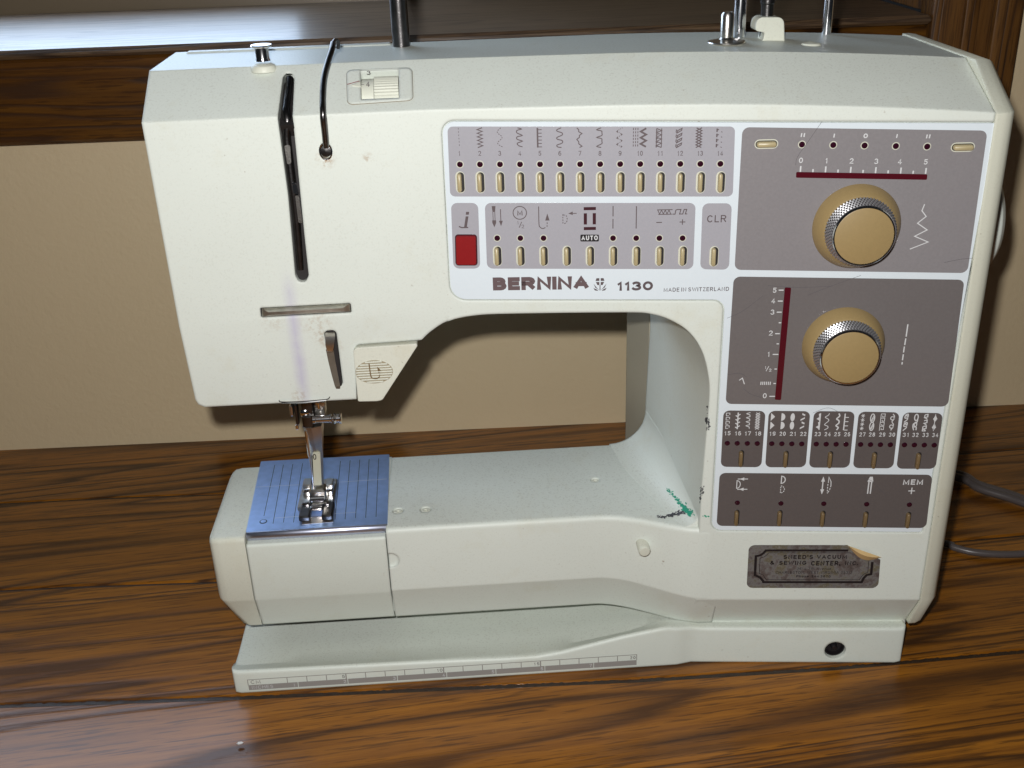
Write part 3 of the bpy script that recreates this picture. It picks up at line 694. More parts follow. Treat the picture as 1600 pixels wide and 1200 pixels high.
def s6(S, P): S(smooth2([(3, 0), (-4, 3), (-3, 5.5), (4, 8), (4, 11.5), (-4, 15), (-3, 18), (4, 20), (4, 24), (-4, 27), (-3, 30), (3, 31)], 3), .42)
def s7(S, P): S([(-4, 0), (-1, 3), (-1, 6), (4, 9), (0, 12), (0, 15), (-4, 18), (-1, 22), (-1, 25), (4, 29), (0, 31)], .42)
def s8(S, P): S(smooth2([(3, 0), (-4, 3), (3.5, 5), (4, 8), (4, 12), (-4, 15), (3.5, 17), (4, 21), (4, 25), (-4, 29), (3, 31)], 3), .42)
def s9(S, P):
    dash(S, zz(-4, 5, 0, HH, 6), 22, .4, .35)
    for k in range(3): P([(-5, 6+k*10), (-2, 3.5+k*10), (-2, 8+k*10)]); P([(5.5, 10.5+k*9.5), (2.6, 8.5+k*9.5), (2.6, 12.5+k*9.5)])
def s10(S, P):
    for x in (-9, -5.5, -2): dash(S, [(x, 0), (x, HH)], 6, .65, .34)
    S(zz(2.5, 11, 1, HH-1, 6), .75)
def s11(S, P):
    for x in (-4, 4): S([(x, 1), (x, HH)], .38)
    S(zz(-4, 4, 1, HH, 9, 1), .42)
    for k in range(5): S([(-5, 5.5+k*6), (-1, 4.5+k*6)], .35)
def s12(S, P):
    for k in range(4):
        y = 1+k*7.6; S([(4.5, y), (4, y+3), (-2, y+6.5), (-2.5, y+3.5), (4.5, y)], .42); S([(-4, y+1.5), (-4.6, y+5), (-3, y+8)], .38)
def s13(S, P): S(zz(-4, 4.5, 0, HH, 7), .45); S(zz(-4, 4.5, 0, HH, 7, 1), .45)
def s14(S, P):
    for k in range(4):
        y = 1+k*8; S([(-3, y), (-3, y+5.5)], .55); S([(-3, y+2.5), (0, y+1.5)], .4); S([(3.5, y+5), (5.5, y+6)], .3)
for i, fn in enumerate((s1, s2, s3, s4, s5, s6, s7, s8, s9, s10, s11, s12, s13, s14)): icon(718+i*31.2, 199.6, fn, m_ink)
# second row
for i in range(9):
    x = 776.9+i*36.19
    if i not in (3, 4): led(x, 371.9)
    button(x+.4, 399.8, h_=7.9)
button(1115.5, 400.6, h_=7.9)
def j_(S, P): P([(8.2, -11), (3.4, -11), (2.6, -6.5), (7.4, -6.5)]); P([(2.4, -4), (6.8, -4), (3.4, 12.5), (-1, 13)]); S([(-9, 11.5), (-5, 13.4), (5.5, 13.4)], .55)
icon(725.5, 342, j_, m_ink, 'information_symbol')
prism('information_button', FB, arcs(uvs(FB, [(712, 367.5), (744, 367.5), (745, 413.5), (713, 413.5)]), 1.0, 4), .1, 1.2, m_red, panel, 30, .95)
prism('button_frame', FB, arcs(uvs(FB, [(710.8, 366), (745.4, 366), (746.4, 414.6), (711.8, 414.6)]), 1.4, 4), .1, .3, m_maroon, panel)
def needle_i(S, P):
    P([(-3, -19), (3, -19), (2, -10), (-2, -10)]); S([(-1.5, -10), (-1.5, 3)], .3); S([(1.5, -10), (1.5, 3)], .3); P([(-3, 3), (3, 3), (3, 7), (0, 14), (-3, 7)])
    S([(10.5, -14), (10.5, 4)], .36); P([(7.5, 4), (13.5, 4), (10.5, 12.5)])
icon(772, 341, needle_i, m_ink, 'needle_stop_symbol')
def m_i(S, P): S([(10.5*math.cos(a*math.pi/12), -10+10*math.sin(a*math.pi/12)) for a in range(25)], .38); S([(2.5, 4), (-1.5, 13)], .3)
ic = icon(812.5, 342.5, m_i, m_ink, 'motor_speed_symbol')
ik = Ink(); ctext(ik, FB, 'M', 812.5, 336.5, 8.2, 8, .15, .03); text(ik, FB, '1', 808.4, 350.5, 1.8, 5.4, .15, .01); text(ik, FB, '2', 815, 356.5, 4, 5.6, .15, .01); ik.build('motor_speed_lettering', m_ink, panel)
def rev_i(S, P): S(smooth2([(-7, -19), (-7, 8), (-5.5, 13), (-1.5, 15.5), (3, 14)]), .38); dash(S, [(5.5, 13), (6, 4)], 2, .6); P([(2.8, 3), (9.6, 3), (6.3, -8)])
icon(849, 341.5, rev_i, m_ink, 'reverse_stitch_symbol')
def back_i(S, P): S([(4, -8), (14, -8)], .36); P([(1, -8), (8, -11), (8, -5.5)]); dash(S, [(-7.5, -7), (-7.5, 9)], 4, .6); dash(S, smooth2([(-7, -6), (-1.5, -4), (-1.5, 5), (-7, 8.5)]), 5, .6)
icon(887, 341.5, back_i, m_ink, 'pattern_start_symbol')
def hole_i(S, P):
    P([(-9.5, -18), (9.5, -18), (9.5, -13.2), (-9.5, -13.2)]); P([(-9.5, 13), (9.5, 13), (9.5, 17.8), (-9.5, 17.8)])
    P([(-9.5, -8.5), (-4.5, -8.5), (-4.5, 9), (-9.5, 9)]); P([(4.5, -8.5), (9.5, -8.5), (9.5, 9), (4.5, 9)])
icon(921.6, 341.5, hole_i, m_maroon, 'buttonhole_symbol')
prism('automatic_plate', FB, arcs(uvs(FB, [(906.8, 366.4), (935.8, 366.4), (935.8, 377.2), (906.8, 377.2)]), .5, 3), .1, .15, m_black, panel)
ik = Ink(); ctext(ik, FB, 'AUTO', 921.3, 375.3, 25.5, 7.2, .2, .035); ik.build('automatic_lettering', m_wink, panel)
icon(957.8, 340, lambda S, P: (S([(0, -18), (0, -2)], .42), S([(0, 2), (0, 17)], .42)), m_ink, 'long_stitch_symbol')
icon(994.2, 340, lambda S, P: S([(0, -18), (0, 17)], .42), m_ink, 'straight_line_symbol')
def bal(S, P):
    S(zz(3.5, -3.5, -18, 0, 1), .01) if 0 else None
    S([(-23, -12.5), (1, -12.5)], .38); S([(-21, -5.5), (0, -5.5)], .38); S([(-22+k*2.9, (-6 if k % 2 else -12)) for k in range(8)], .36)
    S([(1, -5.5), (5, -5.5), (6, -11.5), (8, -12.5), (14, -12.5), (12, -5.5), (17, -5.5), (19, -12.5), (23, -12.5), (21, -5.5), (24, -5.5)], .4)
    S([(-24, 7), (-15, 7)], .4); S([(12.5, 7), (21.5, 7)], .4); S([(17, 2.8), (17, 11.2)], .4)
icon(1049.5, 340, bal, m_ink, 'balance_symbol')
ik = Ink(); ctext(ik, FB, 'CLR', 1119.5, 347.5, 30, 11.2, .13, .014); ik.build('clear_lettering', m_ink, panel)
ik = Ink(); text(ik, FB, 'BERNINA', 770.5, 453.8, 149, 20.2, .08, .068); ik.build('maker_lettering', simple('logo_ink', (.13, .09, .095), .4), panel)
def flower(S, P):
    P([(-5.5, -9.5), (-1, -9.5), (-1, -5.2), (-7, -5.2)]); P([(1, -9.5), (5.5, -9.5), (7, -5.2), (1, -5.2)]); P([(-6.5, -3.6), (-1, -3.6), (-1, 1.2), (-4, 1.2)]); P([(1, -3.6), (6.5, -3.6), (4, 1.2), (1, 1.2)])
    S([(0, 1.2), (0, 9.5)], .4); P([(-10, -1), (-4, 6.5), (-1, 9.5), (-7.5, 5)]); P([(10, -1), (7.5, 5), (1, 9.5), (4, 6.5)]); P([(-10.5, 5.5), (-5, 8), (-2.5, 10.3), (-8, 9.5)]); P([(10.5, 5.5), (8, 9.5), (2.5, 10.3), (5, 8)])
icon(937.5, 444, flower, m_ink, 'flower_emblem')
ik = Ink(); text(ik, FB, '1130', 963.5, 454.3, 56.5, 14.2, .08, .05); ik.build('maker_lettering', m_ink, panel)
ik = Ink(); text(ik, FB, 'MADE IN SWITZERLAND', 1037, 455.8, 101.5, 6.2, .08, .018); ik.build('origin_lettering', m_ink, panel)

# ---- upper right field
z5 = lambda x, y: (x/3.3333+1120, y/3.3333+180)
for (x, y) in ((258, 150), (1281, 166)):
    px, py = z5(x, y); button(px, py, w_=2.4, h_=8.2, rot=math.pi/2, key='h', mat=m_btn, slotw=3.0)
for k, x in enumerate((443, 606, 769, 932, 1095)): led(*z5(x, 152+k*2.7))
def _ll(S, P): S([(-2.2, -3), (-2.8, 3)], .5); S([(2.2, -3), (1.6, 3)], .5)
def _l(S, P): S([(.3, -3), (-.3, 3)], .5)
def _o(S, P): S([(2.6*math.cos(a*math.pi/8), 2.8*math.sin(a*math.pi/8)) for a in range(17)], .45)
for x, y, fn in ((449, 103, _ll), (611, 106, _l), (775, 107, _o), (938, 108, _l), (1102, 110, _ll)): icon(*z5(x, y), fn, m_wink, 'position_mark')
ik = Ink()
for k, x in enumerate((437, 570, 700, 829, 951, 1086)):
    px, py = z5(x, 249+k*1.6); ctext(ik, FB, str(k), px, py, 3.6 if k == 1 else 6.2, 8.4, .13, .02)
ik.build('scale_numbers', m_wink, panel)
ik = Ink()
for k in range(11):
    x = 435+k*65.2; px, py = z5(x, 291+k*1.05); h = 8.3 if k % 2 == 0 else 3.6
    a = FB.uv(px, py); sy_ = .262; ik.stroke(FB, [(a[0], a[1]-.3), (a[0], a[1]+h*sy_)], .62, .13)
ik.build('scale_marks', m_wink, panel)
prism('width_display', FB, arcs(uvs(FB, [z5(413, 295), z5(1096, 307), z5(1094, 336), z5(412, 325)]), .5, 3), .1, .2, m_redwin, panel)
zzp = [(1082, 463), (1068, 497), (1090, 527), (1045, 562), (1095, 597), (1030, 630), (1100, 660), (1005, 697)]
ik = Ink(); ik.stroke(FB, [FB.uv(*z5(*p)) for p in zzp], .42, .13); ik.build('zigzag_symbol', m_wink, panel)
# ---- lower right field
z6 = lambda x, y: (x/3.63636+1100, y/3.63636+440)
ik = Ink()
for t, x, y in (('5', 400, 63), ('4', 392, 123), ('3', 388, 187), ('2', 378, 306), ('1', 366, 426), ('0', 344, 662)):
    px, py = z6(x, y); ctext(ik, FB, t, px, py, 3.2 if t == '1' else 6, 7.8, .13, .018)
px, py = z6(353, 495); text(ik, FB, '1', px-2, py+.2, 1.6, 4.6, .13, .02); px, py = z6(370, 509); text(ik, FB, '2', px-.5, py+.6, 3.8, 4.8, .13, .02)
ik.stroke(FB, [FB.uv(*z6(368, 480)), FB.uv(*z6(352, 508))], .3, .13)
for k in range(6):
    ik.stroke(FB, [FB.uv(*z6(324+k*10.6, 568)), FB.uv(*z6(322+k*10.6, 586))], .42, .13)
ik.build('scale_numbers', m_wink, panel)
ik = Ink()
for x, y, L_ in ((452, 48, 28), (447, 110, 28), (441, 173, 28), (438, 233, 14), (430, 295, 26), (426, 353, 14), (422, 413, 32), (414, 496, 14), (408, 578, 14), (403, 651, 32)):
    ik.stroke(FB, [FB.uv(*z6(x-L_, y)), FB.uv(*z6(x, y))], .5, .13)
ik.build('scale_marks', m_wink, panel)
prism('length_display', FB, arcs(uvs(FB, [z6(459, 32), z6(495, 34), z6(437, 672), z6(402, 670)]), .5, 3), .1, .2, m_redwin, panel)
ik = Ink()
for a, b in (((1158, 242), (1148, 312)), ((1146, 322), (1140, 360)), ((1138, 368), (1133, 402)), ((1132, 412), (1127, 446)), ((1126, 456), (1124, 470))): ik.stroke(FB, [FB.uv(*z6(*a)), FB.uv(*z6(*b))], .55, .13)
ik.build('stitch_length_symbol', m_wink, panel)
# ---- stitch groups 15..34
groups = [(145, 207, 270, 332), (423, 486, 548, 610), (701, 763, 825, 887), (978, 1040, 1102, 1164), (1252, 1314, 1376, 1438)]
H2 = 26
def cyc(a0, a1, n, rx, ry, cx, cy): return [(cx+rx*math.cos(a0+(a1-a0)*k/n), cy+ry*math.sin(a0+(a1-a0)*k/n)) for k in range(n+1)]
PI = math.pi
def t15(S, P):
    for k in range(4): y = 1+k*6.6; S([(3, y+3), (3, y), (-2.4, y), (-2.4, y+4.2), (1.5, y+4.2)], .3)
def t16(S, P):
    S([(0, 0), (0, H2)], .55)
    for k in range(4): y = 2+k*6; S([(0, y+2.6), (3.6, y+.6)], .5); S([(0, y+4.6), (-3.6, y+2.6)], .5)
def t17(S, P):
    for k in range(4): S(smooth2([(3, 6.3*k), (-2.6, 6.3*k+1.6), (2.2, 6.3*k+3.4), (2.6, 6.3*k+5), (3, 6.3*k+6.2)][:5], 3), .34)
def t18(S, P): S(zz(-3, 3, 0, H2, 10), .3); S(zz(-3, 3, 0, H2, 10, 1), .3)
def t19(S, P): P([(-2.5, 0), (4, 6), (-2.5, 12.5)]); P([(-2.5, 13.5), (4, 19.5), (-2.5, 26)])
def t20(S, P): P(cyc(-PI/2, PI/2, 8, 6.2, 6, -2.4, 6.3)); P(cyc(-PI/2, PI/2, 8, 6.2, 6, -2.4, 19.5))
def t21(S, P): P(cyc(0, 2*PI*.96, 14, 3.4, 6.3, 0, 6.5)); P(cyc(0, 2*PI*.96, 14, 3.4, 6.3, 0, 19.5))
def t22(S, P):
    for y in (2, 15): P([(-1, y-2), (3.6, y), (3.6, y+2.6), (-1, y+.6)]); P([(3.4, y+4.2), (3.4, y+6.6), (-3.2, y+10), (-3, y+7.6)])
def t23(S, P):
    S([(2.6, 0), (2.6, H2)], .5)
    for y in (0, 6.5, 13, 19.5)[::2]: P([(2.2, y), (0, y+1), (1, y+6), (-3, y+8.5), (1, y+11), (2.2, y+12)])
def t24(S, P): S(smooth2([(3, 0), (1.5, 3), (-3, 6), (2, 9), (2.6, 12), (-3, 17.5), (2, 20), (2.6, 23), (-2.6, 26)], 4), .34)
def t25(S, P): S(smooth2([(1, 0), (2.6, 4), (-1.6, 8.5), (2, 11), (2.4, 15), (-1.6, 19), (2.2, 22), (0, 26)], 4), .62)
def t26(S, P):
    S([(-2.8, 0), (-2.8, H2)], .55)
    for k in range(4): S([(-2, 6+k*6.6), (3.4, 6+k*6.6)], .4)
def t27(S, P):
    for k in range(4):
        for a in range(3): t = a*PI/3+.2; S([(3*math.cos(t), 3.2+k*6.6+3*math.sin(t)), (-3*math.cos(t), 3.2+k*6.6-3*math.sin(t))], .3)
def t28(S, P):
    for y in (6.8, 19.6): S(cyc(0, 2*PI, 14, 3.2, 6.6, 0, y), .45); S([(1.6, y-4), (-1.6, y+4)], .4)
    for y in (6.8, 19.6): S([(2.6, y-2), (-.4, y+5)], .3)
def t29(S, P):
    for k in range(4): y = k*6.6; S([(-3, y), (3.2, y), (3.2, y+4.8), (-.4, y+4.8), (-.4, y+2.6)], .32); S([(-3, y), (-3, y+6.4)], .3)
def t30(S, P):
    for y in (0, 13): S(smooth2([(0, y), (2.6, y+3), (2.6, y+7), (0, y+9.4), (-2.6, y+7.6), (-2, y+4.6), (1, y+4.4), (3, y+7), (-.5, y+12.6)], 4), .42)
def t31(S, P):
    for y in (0, 13): S(smooth2([(-2, y+2), (2.6, y), (2.8, y+5), (-1, y+6.4), (-1.6, y+3.4), (1.4, y+2.6), (2.6, y+8), (-1, y+11.6), (-2, y+13)], 4), .5)
def t32(S, P):
    S(cyc(0, 2*PI, 12, 2.8, 5, .5, 5), .5); S(smooth2([(3, 8), (2, 13), (-2.6, 15), (-3, 20), (-1, 25)], 4), .5); S(cyc(0, 2*PI, 12, 2., 3.6, .5, 16), .45); S(smooth2([(-2, 20), (2, 20), (2.6, 25)], 4), .5)
def t33(S, P):
    for y in (0, 9, 18): S([(-2, y+1), (2.6, y), (2.8, y+4), (-1.6, y+5), (2.4, y+7.4)], .5)
    S([(-2, 1), (-2, 6)], .4); S([(-2.6, 19), (-2.6, 26), (2.6, 26)], .45)
def t34(S, P):
    S([(0, 0), (0, H2)], .34)
    for y in (7, 20): S([(-3, y), (3.4, y)], .6); P([(-2, y-2), (0, y-6), (2.4, y-2), (2.4, y+2), (0, y+5), (-2, y+1.6)])
tf = [t15, t16, t17, t18, t19, t20, t21, t22, t23, t24, t25, t26, t27, t28, t29, t30, t31, t32, t33, t34]
nx = [146, 212, 273, 337, 427, 490, 554, 619, 709, 771, 831, 893, 988, 1048, 1112, 1173, 1259, 1319, 1382, 1443]
ix = [157, 221, 285, 345, 437, 502, 563, 626, 725, 779, 846, 901, 1003, 1064, 1127, 1188, 1272, 1335, 1396, 1455]
k = 0
for gi, g in enumerate(groups):
    for x in g: led(*z7(x, 289+(x-145)*.0093), rim=False)
    bx = (230, 508, 785, 1060, 1335)[gi]; button(*z7(bx, 383+gi*3.4), w_=1.9, h_=8.0, key='b', mat=m_btn2, rim=False, slotw=2.3, du=-.15)
for k in range(20):
    dy = (nx[k]-146)*.0086
    ik = Ink(); px, py = z7(nx[k], 240+dy); ctext(ik, FB, str(15+k), px, py, 9.6, 6.4, .13, .018); ik.build('stitch_number', m_wink, panel)
    px, py = z7(ix[k]-1, 97+dy*1.1); px2, py2 = z7(ix[k]-4, 205+dy)
    icon(px-1.5+3.2*0, py, tf[k], m_wink, wd=.4)
# ---- memory field
for x, y in ((208, 661), (480, 665), (748, 667), (1016, 670), (1283, 673)): led(*z7(x, y), rim=False)
for x, y in ((202, 753), (470, 755), (738, 759), (1006, 763), (1272, 767)): button(*z7(x, y), w_=1.9, h_=8.0, key='b', mat=m_btn2, rim=False, slotw=2.3, du=-.15)
def a1(S, P): S(cyc(-PI/2, PI/2, 8, 5.5, 6, -8, .5)+[(-8, -5.5)], .4); S([(-7, -8), (9, -8)], .45); S([(-7, 8), (9, 8)], .45); P([(-4, -8), (3, -10.5), (3, -5.5)]); P([(-4, 8), (3, 5.5), (3, 10.5)])
def a2(S, P): S(cyc(-PI/2, PI/2, 8, 6, 5.6, -2.5, -8)+[(-2.5, -13.6)], .5); dash(S, cyc(-PI/2, PI/2, 8, 6, 5.6, -2.5, 7)+[(-2.5, 1.4)], 8, .6, .4)
def a3(S, P): S([(-6, -8), (-6, 8)], .55); P([(-9, -6), (-6, -14), (-3, -6)]); P([(-9, 6), (-3, 6), (-6, 14)]); S([(2.5, -4), (2.5, -13), (6.5, -6), (7, 0)], .4); dash(S, [(7, 0), (6, 6), (2.5, 13), (2, 4), (2.2, -4)], 7, .6, .4)
def a4(S, P): P([(-4.5, -6), (-1.5, -13.5), (3, -13.5), (4.5, -7), (4.5, -5)]); S([(-2, -6), (-2, 13)], .6); S([(2.2, -6), (2.2, 13)], .6)
for x, y, fn, nm in ((237, 545, a1, 'pattern_begin_symbol'), (491, 550, a2, 'pattern_end_symbol'), (765, 553, a3, 'mirror_symbol'), (1036, 553, a4, 'twin_needle_symbol')): icon(*z7(x, y), fn, m_wink, nm)
ik = Ink(); px, py = z7(1242, 549); text(ik, FB, 'MEM', px, py, 31, 8.3, .13, .035); px, py = z7(1297, 587); L = local(FB, px, py)
ik.stroke(FB, [L(-5.2, 0), L(5.2, 0)], .5, .13); ik.stroke(FB, [L(0, -5), L(0, 5)], .5, .13); ik.build('memory_lettering', m_wink, panel)
# ---- hairline scratches
ik = Ink()
for pts in ([(1284, 190), (1262, 222), (1246, 245), (1243, 258)], [(1345, 430), (1290, 450), (1262, 461)], [(1200, 446), (1245, 449), (1300, 447)], [(1136, 497), (1160, 486), (1192, 462)], [(1137, 585), (1155, 583), (1166, 588)], [(1162, 607), (1172, 615), (1190, 621)], [(1270, 645), (1294, 637), (1315, 646)], [(1330, 742), (1360, 750), (1375, 765), (1385, 775)], [(1475, 410), (1500, 405), (1520, 403)]):
    ik.stroke(FB, [FB.uv(*p) for p in smooth2(pts, 5)], .14, .16)
ik.build('scratch', m_scr, panel)
ik = Ink(); ik.stroke(FB, [FB.uv(*p) for p in ((1155, 594), (1160, 590.5), (1163, 600))], .4, .17); ik.build('scratch', m_wink, panel)

# ---- the two dials
def dial(bx, by, R0=18.3):
    u, v = FB.uv(bx, by); c = FB.w(u, v, 0)
    k = lathe('dial', c, FB.n, [(R0+.2, .05), (R0, .9), (15.4, 5.8), (14.6, 6.4), (0, 6.4)], m_knob, mach, 72)
    # knurled ring: rows of small studs
    V, F = [], []; na, nz = 64, 5
    ring = lathe('knurled_ring', c, FB.n, [(14.5, 6.0), (14.5, 6.6), (12.9, 12.6), (12.9, 12.9), (0, 12.9)], m_dsteel, k, 72)
    ring.name = 'knurled_ring'
    for i in range(na):
        for j in range(nz):
            t = (j+.5)/nz; r = 14.5-1.6*t; h = 6.6+6*t; a = 2*PI*(i+.5*(j % 2))/na; da = PI/na*.74; dh = .46
            def pt(aa, hh, rr): return c+FB.n*hh+(FB.ex*math.cos(aa)+FB.ez*math.sin(aa))*rr
            b0 = len(V); V += [pt(a-da, h-dh, r-.0+.12), pt(a+da, h-dh, r+.12), pt(a+da, h+dh, r-.25+.12), pt(a-da, h+dh, r-.25+.12), pt(a, h, r+.62)]
            F += [[b0, b0+1, b0+4], [b0+1, b0+2, b0+4], [b0+2, b0+3, b0+4], [b0+3, b0, b0+4]]
    st = mk('knurling', V, F, m_knurl, k, 0); st['kind'] = 'stuff'
    lathe('trim_ring', c, FB.n, [(12.9, 12.5), (12.95, 13.4), (12.6, 13.9), (12.15, 13.9), (12.1, 13.3), (0, 13.3)], m_chrome, k, 72)
    lathe('dial_cap', c, FB.n, [(12.05, 13.2), (12.0, 13.65), (11.6, 13.8), (0, 13.8)], m_knob, k, 72)
dial(1338, 354); dial(1317.5, 539.5, 18.0)

# ---- thread cutter bar
c_ = uvs(FA, [(408.5, 482.5), (546.5, 475), (547.5, 487.5), (409.5, 495.5)])
v = [FA.w(*p, -.7) for p in c_]+[FA.w(*FA.uv(420, 486.0), 1.5), FA.w(*FA.uv(536, 479.6), 1.5), FA.w(*FA.uv(534, 484.5), 1.5), FA.w(*FA.uv(422, 490.5), 1.5)]
mk('thread_cutter_bar', v, [[0, 1, 5, 4], [1, 2, 6, 5], [2, 3, 7, 6], [3, 0, 4, 7], [4, 5, 6, 7], [3, 2, 1, 0]], simple('cutter_steel', (.66, .64, .58), .42, metal=1., noise=.3, nscale=300, bump=.5), mach, 40)
frp('cutter_gap', FA, [(406.8, 481.8), (547.6, 474.3), (548.8, 488.4), (408, 496.4)], -6.9, -.9, m_dark)
# ---- threader lever
frp('lever_gap', FA, [(506, 519), (524, 517), (534, 606), (524, 607)], -15.5, -2.2, m_dark, rad=1)
th = [FA.P(511, 524, 1.5), FA.P(512, 535, 3.), FA.P(514, 548, 1.)]
v, f = loft([[FA.P(x0, y, o-1.3), FA.P(x1, y, o-1.3), FA.P(x1, y, o), FA.P(x0, y, o)] for x0, x1, y, o in ((508, 523, 519, -1), (508, 523.5, 526, 1.2), (508.5, 522, 540, 1.8), (511, 520, 549, 1.2), (512, 520, 552, -2))])
mk('threader_lever', v, f, m_steel, mach, 30)
v, f = loft([[FA.P(x0, y, o-1.3), FA.P(x1, y, o-1.3), FA.P(x1, y, o), FA.P(x0, y, o)] for x0, x1, y, o in ((509, 521, 546, -1.5), (513, 524, 565, -1.5), (518, 528, 585, -1.), (523, 531.5, 603, -.5), (525, 531, 607, -1.5))])
mk('threader_lever', v, f, simple('lever_bronze', (.30, .27, .22), .35, metal=.8, noise=.2), mach, 30)

# ---- reverse button with its ribbed emblem
rv = frp('reverse_button', FA, [(551.5, 543.5), (654.5, 536.5), (597.5, 624.5), (589, 626.3), (559.5, 627)], -9, .35, m_lever, rad=[2.4, .8, 2.2, 1.5, .8])
gp = frp('button_gap', FA, [(550, 541.5), (655, 534.5), (600, 622), (557, 627)], -11.8, -9.2, m_dark, rad=[2.6, .4, .4, .4])
cu, cv = FA.uv(584.8, 580.5); RX, RZ = 8.4, 5.6
prism('emblem_disc', FA, [(cu+RX*1.02*math.cos(a*PI/20), cv+RZ*1.04*math.sin(a*PI/20)) for a in range(40)], .3, .42, simple('emblem_grime', (.33, .28, .19), .6), rv)
V, F = join([tubev([FA.w(cu+x, cv+RZ*(-1+2*(j+.5)/9), .55) for x in np.linspace(-RX*math.sqrt(1-(-1+2*(j+.5)/9)**2), RX*math.sqrt(1-(-1+2*(j+.5)/9)**2), 5)], .42, 8) for j in range(9)])
mk('emblem_rib', V, F, m_lever, rv, 60)['kind'] = 'stuff'
icon(584.8, 580.5, lambda S, P: (S(smooth2([(-7, -13), (-6, 6), (-3.5, 10), (3, 11), (8, 8)]), .55), P([(5, -8), (11, -1), (6, 0)]), S([(7, 1), (7.4, 3)], .5), S([(7.6, 5), (7.8, 7)], .5)), m_btn2, 'reverse_symbol', fr=Frame(FA.o-np.array((0, .95, 0)), FA.ex, FA.ez), par=rv)

# ---- wire under the head edge
tube('thread_guide_spring', spline([FA.P(436, 625.5, -5), FA.P(440, 628, -4), FA.P(470, 627.5, -3.4), FA.P(500, 625, -3.6), FA.P(512, 623.5, -4), FA.P(515.5, 620, -5)], 5), .22, m_dark, mach, 6)
tube('thread_guide_spring', spline([FA.P(440, 629.5, -4), FA.P(470, 629.5, -3.4), FA.P(510, 625.5, -4)], 5), .3, m_chrome, mach, 6)

# ---- needle mechanism
nX, nY = -80.5, 492.
lathe('needle_bar', (nX+3.5, nY+2, 132), (0, 0, 1), [(3.2, 0), (3.2, 34)], m_dsteel, mach)
lathe('presser_bar', (nX+1, nY+12, 128), (0, 0, 1), [(3.4, 0), (3.4, 38)], m_dsteel, mach)
def nb(x0, y0, x1, y1, fy=489., dep=8., name='needle_clamp', mat=m_dsteel, b=.8):
    fr = Frame((0, fy, 0), (1, 0, 0), (0, 0, 1)); a = fr.uv(x0, y0); c = fr.uv(x1, y1)
    return box(name, min(a[0], c[0]), max(a[0], c[0]), fy, fy+dep, min(a[1], c[1]), max(a[1], c[1]), mat, mach, b)
nb(469, 626, 489, 649, 486, 11, 'needle_clamp', m_dsteel)
nb(471, 651, 490, 669, 484, 12, 'needle_clamp', m_dsteel)
nb(488.5, 624, 509, 652, 489, 9, 'needle_clamp', m_steel, 1.2)
nb(451, 634, 459, 652, 487, 8, 'presser_lifter', m_steel)
nb(458, 632, 468, 666, 488, 6, 'presser_lifter', m_dsteel, 1.)
nb(461, 664, 467, 672, 488, 4, 'presser_lifter', m_chrome, .5)
nb(495, 629, 500, 640, 487.5, 2, 'presser_lifter', m_chrome, .4)
nb(500, 628, 508, 636, 487., 2, 'presser_lifter', m_steel, .4)
c1 = FN.P(477, 642); lathe('clamp_screw', c1-np.array((0, 2.5, 0)), (0, -1, 0), [(2.1, -3), (2.1, .8), (1.5, 1.2), (0, 1.2)], m_chrome, mach, 20)
c2 = Frame((0, 485, 0), (1, 0, 0), (0, 0, 1)).P(489, 655.5)
lathe('clamp_screw', c2, (1, 0, 0), [(2.3, 0), (2.3, 1.4), (1.9, 1.6), (1.9, 8.2), (2.2, 8.5), (2.2, 9.2), (1.1, 9.5), (1.1, 10.3), (2.7, 10.4), (2.9, 10.8), (2.2, 11.6), (2.2, 12.8), (2.9, 13.6), (2.6, 14.), (0, 14.1)], m_chrome, mach, 24)
# presser foot shank
def sh(pts, y0, y1): return [np.array((Frame((0, y0, 0), (1, 0, 0), (0, 0, 1)).uv(*p)[0], 0, Frame((0, y0, 0), (1, 0, 0), (0, 0, 1)).uv(*p)[1])) for p in pts]
frs = Frame((0, 488, 0), (1, 0, 0), (0, 0, 1))
rings = []
for xl, xr, y, o0, o1 in ((473, 503, 664, 4, -9), (478, 503.5, 680, 3, -8), (482, 503.5, 695, 1.5, -6.5), (485, 503.5, 708, .0, -5), (486.5, 504, 735, .0, -4.5), (488, 505, 762, .0, -4)):
    a, c = frs.uv(xl, y), frs.uv(xr, y); rings.append([frs.w(a[0], a[1], o1), frs.w(c[0], a[1], o1), frs.w(c[0], a[1], o0-1.6), frs.w(a[0]+(c[0]-a[0])*.5, a[1], o0), frs.w(a[0]+(c[0]-a[0])*.22, a[1], o0-.3), frs.w(a[0], a[1], o0-1.8)])
v, f = loft(rings); shank = mk('presser_foot', v, f, m_steel, mach, 25)
prism('number_plate', frs, arcs(uvs(frs, [(488.5, 707), (500.5, 706.5), (503, 756.5), (491, 757)]), .5, 3), -.6, 1.0, m_strip, shank)
ik = Ink(); ctext(ik, frs, '0', 492.5, 717, 5.4, 9.2, 1.05, .01); ik.build('foot_number', m_black, shank)
lathe('needle', (nX-1.3, 486.3, 88), (0, 0, 1), [(.1, 0), (.45, 3), (.45, 26), (1., 28), (1., 48)], m_chrome, mach, 12)
prism('foot_groove', frs, uvs(frs, [(486.8, 712), (488.6, 711), (491.3, 744), (489, 746)]), -.2, .2, m_dark, shank)
